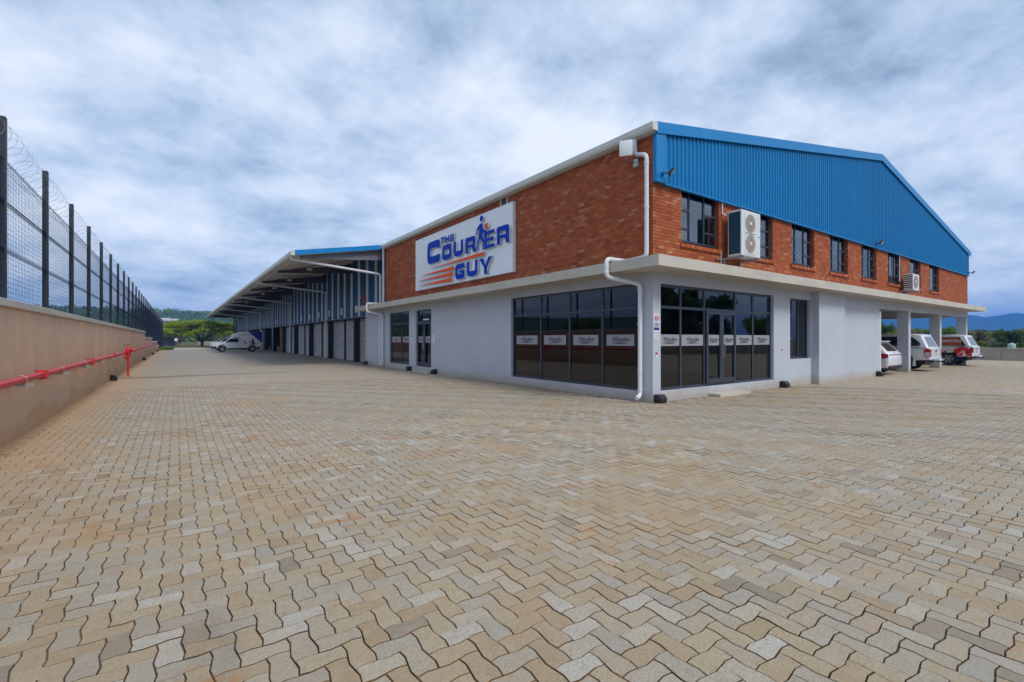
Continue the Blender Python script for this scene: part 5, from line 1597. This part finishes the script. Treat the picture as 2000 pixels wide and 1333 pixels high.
def courier_van():
    t = thing('courier_truck', 'white courier pickup with high cargo box and blue corner backed up to the docks', 'truck', (0, 0, 0), world=False)
    v = Vehicle(t, 0.88, 1.12, 0.18)
    cab = [(2.42, 0.46), (3.84, 0.44)] + arch(4.28, 0.43, 0.44) + [(4.76, 0.46), (5.14, 0.44), (5.25, 0.60), (5.22, 0.88), (5.05, 1.02), (4.20, 1.16), (4.05, 1.20), (3.35, 1.70), (3.05, 1.76), (2.42, 1.76)]
    v.body('cab', cab, 'car_white')
    b = Vehicle(t, 0.93, 9, 0)
    box = [(0.02, 0.95), (0.36, 0.62), (0.68, 0.58)] + arch(1.12, 0.43, 0.46) + [(1.60, 0.48), (2.40, 0.48), (2.40, 1.78), (3.18, 1.78), (3.24, 2.00), (2.95, 2.18), (2.50, 2.37), (2.25, 2.44), (0.04, 2.44)]
    b.body('cargo_box', box, 'box_white', rnd=0.035)
    for sg in (1, -1):
        v.side('door_window', [(2.62, 1.20), (3.92, 1.20), (3.42, 1.60), (2.62, 1.66)], 'car_glass', sg, r=0.04)
        v.side('door_seam', [(2.52, 0.55), (2.535, 0.55), (2.535, 1.70), (2.52, 1.70)], 'dark_steel', sg, out=0.003)
        v.side('door_seam', [(3.80, 0.60), (3.812, 0.60), (3.812, 1.18), (3.80, 1.18)], 'dark_steel', sg, out=0.003)
        v.side('door_handle', [(2.70, 1.02), (2.90, 1.02), (2.90, 1.06), (2.70, 1.06)], 'dark_steel', sg, out=0.03)
        bl_ = b.side('blue_corner', [(0.05, 1.06), (1.55, 2.42), (0.05, 2.42)], 'decal_blue', sg, out=0.006)
        b.side('black_line', [(0.40, 1.06), (2.38, 1.06), (2.38, 1.085), (0.40, 1.085)], 'dark_steel', sg, out=0.005)
        b.side('emblem', [(1.80, 1.22), (1.92, 1.38), (2.06, 1.36), (2.14, 1.22), (2.02, 1.14), (1.98, 0.86), (1.86, 0.86), (1.88, 1.14)], 'decal_grey', sg, out=0.006)
        b.side('figure_print', [(1.02, 1.60), (1.10, 1.64), (1.18, 1.56), (1.14, 1.46), (1.22, 1.32), (1.16, 1.05), (1.40, 0.90), (0.98, 0.92), (0.72, 0.90), (0.92, 1.06), (0.96, 1.36), (1.04, 1.46)], 'decal_navy', sg, out=0.007)
        b.side('parcel_print', [(1.22, 1.10), (1.52, 1.10), (1.52, 1.32), (1.22, 1.32)], 'decal_yellow', sg, out=0.0075)
        for x in (1.12, 4.28):
            v.wheel(x, sg, 0.38)
        MB().bbox(3.70, 3.82, sg * 0.90, sg * 1.06, 1.18, 1.36, 0.02).build('mirror', 'plastic_black', t)
        v.end('headlight', [(sg * 0.50, 0.84), (sg * 0.82, 0.86), (sg * 0.82, 1.0), (sg * 0.54, 0.97)], lambda z: 5.18, 'headlamp', 0.02, 1)
        v.side('headlight_side', [(4.86, 0.88), (5.19, 0.86), (5.12, 0.98), (4.92, 1.02)], 'headlamp', sg, out=0.006)
    tm = text_mesh('The Courier Guy', 0.17, 0.003, 'film_ink')
    o = bpy.data.objects.new('lettering', tm); COL.objects.link(o); o.parent = t
    o.matrix_basis = Matrix.Translation((1.95, 0.938, 2.02)) @ Matrix.Rotation(R(180), 4, 'Z') @ Matrix.Rotation(R(90), 4, 'X')
    MB().bbox(4.82, 5.30, -0.90, 0.90, 0.42, 0.72, 0.04).build('front_bumper', 'plastic_black', t)
    v.end('grille', [(-0.45, 0.74), (0.45, 0.74), (0.46, 0.96), (-0.46, 0.96)], lambda z: 5.20, 'dark_steel', 0.015, 1)
    v.end('windscreen', [(-0.70, 1.25), (0.70, 1.25), (0.60, 1.66), (-0.60, 1.66)], lambda z: 4.05 - (z - 1.20) * 1.40, 'car_glass', 0.012, 1, 0.04)
    MB().box(0.35, 4.9, -0.6, 0.6, 0.34, 0.55).build('underbody', 'plastic_black', t)
    MB().bbox(-0.05, 0.30, -0.85, 0.85, 0.50, 0.58, 0.015).build('rear_step', 'galv', t)
    return t
cv_ = courier_van()
place(cv_, (-1.10, 58.45, 0), R(180))
pk = copy_tree(rg)
pk['label'] = 'white vehicle mostly hidden behind the courier truck at the end of the yard'
pk['group'] = 'vehicles beyond the courier truck'
place(pk, (-0.6, 71.5, 0), R(180))

# ------------------------------------------------------------------ vegetation
def at(px, d, z=0.0):
    l = (px - 1000) / 922.0 * d
    return (CAM.x + d * FWX + l * FWY, CAM.y + d * FWY - l * FWX, z)
def crown(name, blobs, n, leaf, mat, seed):
    g = np.random.default_rng(seed)
    wts = np.array([b[6] if len(b) > 6 else b[3] * b[4] for b in blobs], float); wts /= wts.sum()
    idx = g.choice(len(blobs), n, p=wts)
    B = np.array([b[:6] for b in blobs])[idx]
    d = g.normal(size=(n, 3)); d /= np.linalg.norm(d, axis=1)[:, None]
    rad = g.random(n) ** 0.45 * (1 + 0.12 * g.normal(size=n))
    P = B[:, :3] + d * B[:, 3:6] * rad[:, None]
    a = g.normal(size=(n, 3)); a[:, 2] *= 0.55; a /= np.linalg.norm(a, axis=1)[:, None]
    b = np.cross(a, g.normal(size=(n, 3))); b /= np.linalg.norm(b, axis=1)[:, None]
    s = leaf * (0.6 + 0.8 * g.random(n))[:, None]
    V = np.stack([P - a * s, P + b * s * 0.55, P + a * s, P - b * s * 0.55], 1).reshape(-1, 3)
    F = np.arange(4 * n)
    tone = np.clip(0.5 + 0.18 * g.normal(size=len(blobs))[idx] + 0.2 * g.normal(size=n), 0, 1)
    return raw_mesh(name, V, F, np.full(n, 4), mat, tone)
def limbs(name, trunk, ends, r0, seed):
    g = random.Random(seed)
    mb = MB()
    base = Vector(trunk[0])
    top = Vector(trunk[-1])
    mb.tube(trunk, [r0 * (1.25 - 0.55 * i / max(1, len(trunk) - 1)) for i in range(len(trunk))], 8)
    for e in ends:
        e = Vector(e)
        s = Vector(trunk[0]).lerp(top, g.uniform(0.45, 1.0))
        m = s.lerp(e, 0.5) + Vector((g.uniform(-.2, .2), g.uniform(-.2, .2), -0.06 * (e - s).length + g.uniform(0, .25)))
        mb.tube([s, m, e], [r0 * 0.5, r0 * 0.3, r0 * 0.08], 6)
        for q in range(2):
            e2 = e + Vector((g.uniform(-1, 1), g.uniform(-1, 1), g.uniform(0.1, .6))) * (e - s).length * 0.3
            mb.tube([m.lerp(e, 0.4), m.lerp(e2, 0.6), e2], [r0 * 0.2, r0 * 0.12, r0 * 0.04], 5)
    return mb.mesh(name, 'bark', 40)
def tree(name, label, loc, trunk_me, crown_me, scale, rz, group, cat='tree'):
    t = thing(name, label, cat, loc, group, world=False)
    link('trunk', trunk_me, t); link('crown', crown_me, t)
    t.scale = scale if isinstance(scale, tuple) else (scale,) * 3
    t.rotation_euler = (0, 0, rz)
    return t
def acacia_parts(seed, n=11000):
    g = random.Random(seed)
    blobs = []; ends = []
    for i in range(34):
        a = g.uniform(0, 2 * math.pi); r = 7.0 * math.sqrt(g.random())
        z = 4.75 - 0.016 * r * r + g.uniform(-.45, .2)
        blobs.append((r * math.cos(a), r * math.sin(a), z, g.uniform(1.0, 1.9), g.uniform(1.0, 1.9), g.uniform(0.30, 0.5)))
        if i % 2 == 0:
            ends.append((r * math.cos(a) * .9, r * math.sin(a) * .9, z - 0.3))
    for i in range(10):
        a = g.uniform(0, 2 * math.pi); r = g.uniform(3, 6.5)
        blobs.append((r * math.cos(a), r * math.sin(a), g.uniform(2.4, 3.6), g.uniform(.8, 1.4), g.uniform(.8, 1.4), 0.4, 0.8))
    return limbs('trunk', [(0, 0, -.1), (0.12, 0.05, 0.5), (0.05, 0.1, 1.0)], ends, 0.25, seed), crown('crown', blobs, n, 0.20, 'leaf_acacia', seed)
def bush_parts(seed, mat, n=5000, leaf=0.17):
    g = random.Random(seed)
    blobs = []; ends = []
    for i in range(16):
        a = g.uniform(0, 2 * math.pi); r = 1.9 * math.sqrt(g.random())
        z = g.uniform(1.0, 3.3) - 0.16 * r * r * 0.6
        blobs.append((r * math.cos(a), r * math.sin(a), max(0.7, z), g.uniform(.5, .95), g.uniform(.5, .95), g.uniform(.4, .75)))
        if i % 2:
            ends.append((r * math.cos(a), r * math.sin(a), max(.7, z)))
    for i in range(6):
        a = g.uniform(0, 2 * math.pi)
        blobs.append((1.5 * math.cos(a), 1.5 * math.sin(a), 0.6, .7, .7, .6))
    return limbs('trunk', [(0, 0, -.1), (0.05, 0, 0.4), (0, 0.05, 0.8)], ends, 0.12, seed), crown('crown', blobs, n, leaf, mat, seed)
ACA = [acacia_parts(3), acacia_parts(8)]
G1 = 'acacias beyond the end of the yard'
tree('acacia_tree', 'wide flat topped bright green acacia at the yard end left of the courier truck', at(394, 104), *ACA[0], (1.12, 1.12, 1.08), 0.4, G1)
tree('acacia_tree', 'lower acacia with reddish branches against the end of the dark fence', at(338, 116), *ACA[1], (0.75, 0.75, 0.82), 1.3, G1)
tree('acacia_tree', 'acacia standing behind and left of the wide flat topped one', at(352, 150), *ACA[0], (1.1, 1.1, 1.15), 2.3, G1)
tree('acacia_tree', 'acacia partly hidden by the warehouse corner', at(452, 135), *ACA[1], (1.1, 1.1, 1.1), 0.2, G1)
tree('acacia_tree', 'acacia farther back between the other acacias', at(410, 165), *ACA[1], (1.15, 1.15, 1.1), 4.2, G1)
BU = {k: bush_parts(s, k) for k, s in (('leaf_dark', 21), ('leaf_mid', 22), ('leaf_grey', 23), ('leaf_yellow', 24))}
BU2 = {k: bush_parts(s, k) for k, s in (('leaf_dark', 31), ('leaf_mid', 32), ('leaf_grey', 33))}
RT = [(1726, 72, 631, 46, 'leaf_dark', 'dark green tree seen through the carport just right of the grey pipe'),
      (1747, 60, 639, 22, 'leaf_yellow', 'bright yellow flowering bush seen left of the first carport column'),
      (1733, 54, 650, 34, 'leaf_mid', 'low green bush seen over the roof of the hatchback'),
      (1795, 95, 641, 56, 'leaf_mid', 'broad green tree seen over the canopy of the white pickup'),
      (1822, 82, 644, 34, 'leaf_dark', 'dark tree seen left of the second carport column'),
      (1861, 60, 635, 40, 'leaf_mid', 'bright green rounded tree seen between the second and third carport columns'),
      (1852, 50, 651, 44, 'leaf_grey', 'greyish dry bush seen above the roof of the printed pickup'),
      (1906, 56, 642, 52, 'leaf_grey', 'grey brown bush right of the last carport column'),
      (1938, 80, 647, 44, 'leaf_mid', 'low green tree below the blue mountain ridge'),
      (1952, 110, 645, 44, 'leaf_dark', 'far dark tree below the blue mountain ridge'),
      (1964, 60, 643, 42, 'leaf_dark', 'dark leafy bush above the low concrete wall'),
      (1990, 70, 640, 40, 'leaf_mid', 'green tree at the right edge behind the dark post'),
      (1914, 47, 664, 26, 'leaf_mid', 'small yellow green shrub just behind the printed pickup'),
      (1935, 48, 662, 22, 'leaf_grey', 'small dry shrub behind the low concrete wall'),
      (1960, 47, 668, 26, 'leaf_dark', 'low dark shrub behind the middle of the concrete wall'),
      (1996, 46, 668, 26, 'leaf_mid', 'low green shrub behind the concrete wall at the right edge'),
      (2040, 60, 640, 60, 'leaf_mid', 'green tree just outside the right edge of the view'),
      (2075, 70, 640, 50, 'leaf_dark', 'dark tree just outside the right edge of the view'),
      (1760, 120, 640, 60, 'leaf_mid', 'far green tree behind the yellow flowering bush'),
      (1875, 130, 643, 70, 'leaf_dark', 'far dark tree seen past the last carport column'),
      (1775, 78, 640, 40, 'leaf_grey', 'pale dry tree seen past the first carport column')]
for i, (px, d, py, wd, kind, lab) in enumerate(RT):
    hgt = (662 - py) * d / 922.0 + 1.6
    wid = wd * d / 922.0
    src = BU if i % 2 == 0 or kind == 'leaf_yellow' else BU2
    tree('bush' if hgt < 2.4 else 'leafy_tree', lab, at(px, d), *src[kind], (wid / 4.6, wid / 4.6, hgt / 3.75), i * 1.7, 'trees beyond the carport', 'bush' if hgt < 2.4 else 'tree')
BK = [((-19, 8), 1.05, 'leaf_mid', 'bush top showing over the boundary wall near the second fence post'), ((-22, 16), 0.9, 'leaf_dark', 'dark bush beyond the fence behind the boundary wall'), ((-26, 30), 1.1, 'leaf_mid', 'green bush farther along beyond the fence'),
      ((-30, 52), 1.3, 'leaf_dark', 'dark bush far along beyond the fence'), ((4, -34), 1.9, 'leaf_dark', 'dark tree behind the viewer reflected in the entrance glass'), ((14, -42), 1.8, 'leaf_mid', 'green tree behind the viewer reflected in the small window'),
      ((37, -30), 2.7, 'leaf_dark', 'tall dark tree behind the viewer reflected at the left of the entrance glass'), ((45, -33), 2.5, 'leaf_dark', 'second tall dark tree reflected in the entrance glass'), ((54, -34), 2.2, 'leaf_dark', 'third dark tree reflected near the entrance doors'), ((66, -30), 1.5, 'leaf_mid', 'lower green tree reflected right of the entrance doors')]
for (x, y), s_, kind, lab in BK:
    tree('leafy_tree', lab, (x, y, 0), *BU2[kind if kind in BU2 else 'leaf_mid'], s_, x, 'trees beyond the walls')
# grass verge
g = np.random.default_rng(4)
n = 5000
P = np.c_[g.uniform(-12.6, -10.2, n), g.uniform(75.5, 84, n), np.zeros(n)]
a = g.uniform(0, 2 * np.pi, n)
h = g.uniform(0.15, 0.42, n)
dx = np.c_[np.cos(a), np.sin(a), np.zeros(n)] * 0.05
lean = np.c_[g.normal(0, .1, n), g.normal(0, .1, n), h]
V = np.stack([P - dx, P + dx, P + lean], 1).reshape(-1, 3)
o = link('grass', raw_mesh('grass', V, np.arange(3 * n), np.full(n, 3), 'grass_blade', g.random(n)))
o['kind'] = 'stuff'; o['label'] = 'patch of bright green grass at the end of the boundary wall'; o['category'] = 'grass'

# ------------------------------------------------------------------ far end of the yard
df = thing('far_fence', 'dark blue slatted gate across the far end of the yard beside the acacias', 'gate', (-9.5, 96, 0))
for k in range(6):
    p = at(316 + 6 * k, 97)
    MB().box(p[0] - 0.06, p[0] + 0.06, p[1] - 0.06, p[1] + 0.06, 0, 1.9).build('post', 'fence_paint', df)
a, b = at(316, 97), at(346, 97)
for k in range(6):
    MB().add([(a[0], a[1], 0.15 + .29 * k), (b[0], b[1], 0.15 + .29 * k), (b[0], b[1], 0.41 + .29 * k), (a[0], a[1], 0.41 + .29 * k), (a[0], a[1] + .03, 0.15 + .29 * k), (b[0], b[1] + .03, 0.15 + .29 * k), (b[0], b[1] + .03, 0.41 + .29 * k), (a[0], a[1] + .03, 0.41 + .29 * k)],
             [(0, 1, 2, 3), (7, 6, 5, 4), (0, 4, 5, 1), (3, 2, 6, 7)]).build('slat', 'fence_paint', df)
p = at(344, 85)
rs = thing('road_sign', 'round white traffic sign on a thin pole at the far end of the yard', 'sign', p)
MB().tube([(p[0], p[1], 0), (p[0], p[1], 1.9)], 0.03, 8).build('pole', 'galv', rs)
MB().lathe([(0.26, -0.012), (0.26, 0.0)], (p[0], p[1] - 0.035, 1.42), 'y', 20).build('disc', 'sign_white', rs)
MB().lathe([(0.045, -0.01), (0.045, 0.0)], (p[0], p[1] - 0.05, 1.50), 'y', 10).box(p[0] - 0.03, p[0] + 0.03, p[1] - 0.056, p[1] - 0.049, 1.28, 1.44).build('symbol', 'film_ink', rs)
lw = thing('road_wall', 'low pale concrete wall behind the acacia trunk across the road', 'wall', at(430, 118))
for k in range(6):
    a, b = at(385 + 14 * k, 122), at(398.5 + 14 * k, 122)
    MB().prism([(a[0], a[1]), (b[0], b[1]), (b[0] + .05, b[1] + .2), (a[0] + .05, a[1] + .2)], lambda u, v, d: (u, v, d), 0, 0.9).build('wall_panel', 'curb_wall', lw)
# low wall, post and tank on the right
rw = thing('low_wall', 'low weathered concrete wall along the right side beyond the carport', 'wall', (40.6, 0, 0))
for k in range(14):
    MB().bbox(40.45, 40.65, -24 + 4 * k + 0.006, -20 + 4 * k - 0.006, -0.05, 0.86 - 0.02 * (k % 2), 0.01).build('wall_panel', 'curb_wall', rw)
    MB().bbox(40.42, 40.68, -24 + 4 * k + 0.006, -20 + 4 * k - 0.006, 0.862, 0.92, 0.008).build('coping', 'concrete', rw)
p = at(1993, 36.5)
fp_ = thing('fence_post', 'single dark steel post behind the low wall at the right edge', 'post', p)
MB().bbox(p[0] - .05, p[0] + .05, p[1] - .05, p[1] + .05, -0.05, 2.15, 0.006).build('shaft', 'fence_paint', fp_)
MB().box(p[0] - .055, p[0] + .055, p[1] - .055, p[1] + .055, 2.151, 2.165).build('cap', 'fence_paint', fp_)
p = at(1976, 43)
tk = thing('water_tank', 'pale green rounded tank half hidden behind the low wall', 'tank', p)
MB().lathe([(0.02, 1.18), (0.15, 1.17), (0.24, 1.10), (0.27, 1.0), (0.27, 0.0)], (p[0], p[1], 0), 'z', 20).build('shell', 'tank', tk, 50)
MB().lathe([(0.02, 1.22), (0.08, 1.21), (0.085, 1.17)], (p[0], p[1], 0), 'z', 14).build('lid', 'sign_white', tk, 50)

# ------------------------------------------------------------------ hills, houses, mountains
def fbm(x, y, s):
    v = 0; a = 1
    for o_ in range(5):
        v += a * math.sin(x * s + 1.7 * o_ + 1.3 * math.sin(y * s * 0.8 + o_)) * math.cos(y * s * 1.1 + 2.1 * o_)
        s *= 2.03; a *= 0.5
    return v
def polar(phi, r):
    c, s = math.cos(phi), math.sin(phi)
    return CAM.x + r * (FWX * c + FWY * s), CAM.y + r * (FWY * c - FWX * s)
def hill_h(phi, r):
    x, y = polar(phi, r)
    t = min(1, max(0, (r - 230) / 620)); t = t * t * (3 - 2 * t)
    return -1 + t * (40 + 5 * fbm(x, y, 0.006)) * (0.94 if phi < R(-32) else max(0.0, 0.94 - (phi - R(-32)) * 1.2))
vs = []; fs = []
NP, NRr = 150, 26
for i in range(NP + 1):
    phi = R(-178 + 160 * i / NP)
    for j in range(NRr + 1):
        r = 220 + 900 * j / NRr
        x, y = polar(phi, r)
        vs.append((x, y, hill_h(phi, r)))
for i in range(NP):
    for j in range(NRr):
        q = i * (NRr + 1) + j
        fs.append((q, q + 1, q + NRr + 2, q + NRr + 1))
hl = structure(MB().add(vs, fs).build('hills', 'hill', None, 180))
# tree cover on the hills reads as one mass
blobs = []
gg = random.Random(5)
for i in range(1500):
    phi = R(gg.uniform(-70, -22)); r = gg.uniform(260, 960)
    x, y = polar(phi, r); z = hill_h(phi, r)
    s_ = gg.uniform(2.0, 5.5)
    blobs.append((x, y, z + s_ * .6, s_ * gg.uniform(.8, 1.5), s_ * gg.uniform(.8, 1.5), s_ * .7))
o = link('hillside_wood', crown('hillside_wood', blobs, 45000, 1.3, 'leaf_mid', 77))
o['kind'] = 'stuff'; o['label'] = 'dark green wood covering the distant hills'; o['category'] = 'wood'
for k, (px, py, d) in enumerate([(303, 627, 430), (312, 628, 440), (320, 626, 450), (331, 628, 430), (338, 627, 445)]):
    phi = math.atan2(px - 1000, 922)
    x, y, _ = at(px, d)
    z = hill_h(phi, math.hypot(x - CAM.x, y - CAM.y))
    t = thing('hillside_house', '%s pale house on the distant hill above the acacias, from the left' % ['first', 'second', 'third', 'fourth', 'fifth'][k], 'house', (x, y, z), 'houses on the hill')
    MB().box(x - 4.5, x + 4.5, y - 3, y + 3, z - 2, z + 3.0).build('wall', 'house_wall', t)
    MB().prism([(-3.6, z + 3.0), (3.6, z + 3.0), (0, z + 4.6)], lambda u, v, dd: (dd, y + u, v), x - 5, x + 5).build('roof', 'house_roof', t)
    for q in (-2.5, 0.5, 3):
        MB().box(x + q - .6, x + q + .6, y - 3.05, y - 3.0, z + 0.8, z + 2.2).build('window', 'car_glass', t)
def mtn_top(px):
    pts = [(1400, 630), (1650, 622), (1760, 617), (1850, 618), (1885, 615), (1905, 616.5), (1923, 620), (1945, 617), (1960, 615.5), (1975, 611.5), (1990, 612), (2005, 614), (2060, 606), (2150, 612), (2300, 604), (2600, 610), (3400, 618)]
    for (a, p), (b, q) in zip(pts, pts[1:]):
        if a <= px <= b:
            return p + (q - p) * (px - a) / (b - a)
    return 620
vs = []; fs = []
NJ = 12
cols = list(range(1450, 2600, 5))
for i, px in enumerate(cols):
    phi = math.atan2(px - 1000, 922)
    for j in range(NJ + 1):
        f = j / NJ
        d = 1500 + 550 * f
        x, y, _ = at(px, d)
        top = (662 - mtn_top(px)) / 922.0 * 2050 + 1.6
        prof_ = f ** 1.3
        z = -20 + (top + 20) * prof_ + (5 * fbm(x, y, 0.008) * math.sin(math.pi * f) if f < 1 else 0.9 * fbm(x, y, 0.05))
        vs.append((x, y, z))
for i in range(len(cols) - 1):
    for j in range(NJ):
        q = i * (NJ + 1) + j
        fs.append((q, q + NJ + 1, q + NJ + 2, q + 1))
structure(MB().add(vs, fs).build('mountains', 'mountain', None, 180))

# ------------------------------------------------------------------ air
HAZE = True
if HAZE:
    hm = bpy.data.materials.new('haze_air')
    hm.use_nodes = True
    t = hm.node_tree; t.nodes.clear()
    o_ = t.nodes.new('ShaderNodeOutputMaterial')
    pv = t.nodes.new('ShaderNodeVolumePrincipled')
    pv.inputs['Color'].default_value = (0.08, 0.36, 1.0, 1)
    pv.inputs['Density'].default_value = 0.00034
    pv.inputs['Anisotropy'].default_value = 0.0
    lk(t, pv.outputs[0], o_.inputs['Volume'])
    MATS['haze_air'] = hm
    hz = MB().box(-4300, 4300, -4300, 4300, -25, 140).build('haze', 'haze_air')
    hz['kind'] = 'stuff'; hz['label'] = 'bluish air between the yard and the mountains'; hz['category'] = 'haze'
for o in bpy.data.objects:
    if '_world' in o:
        del o['_world']
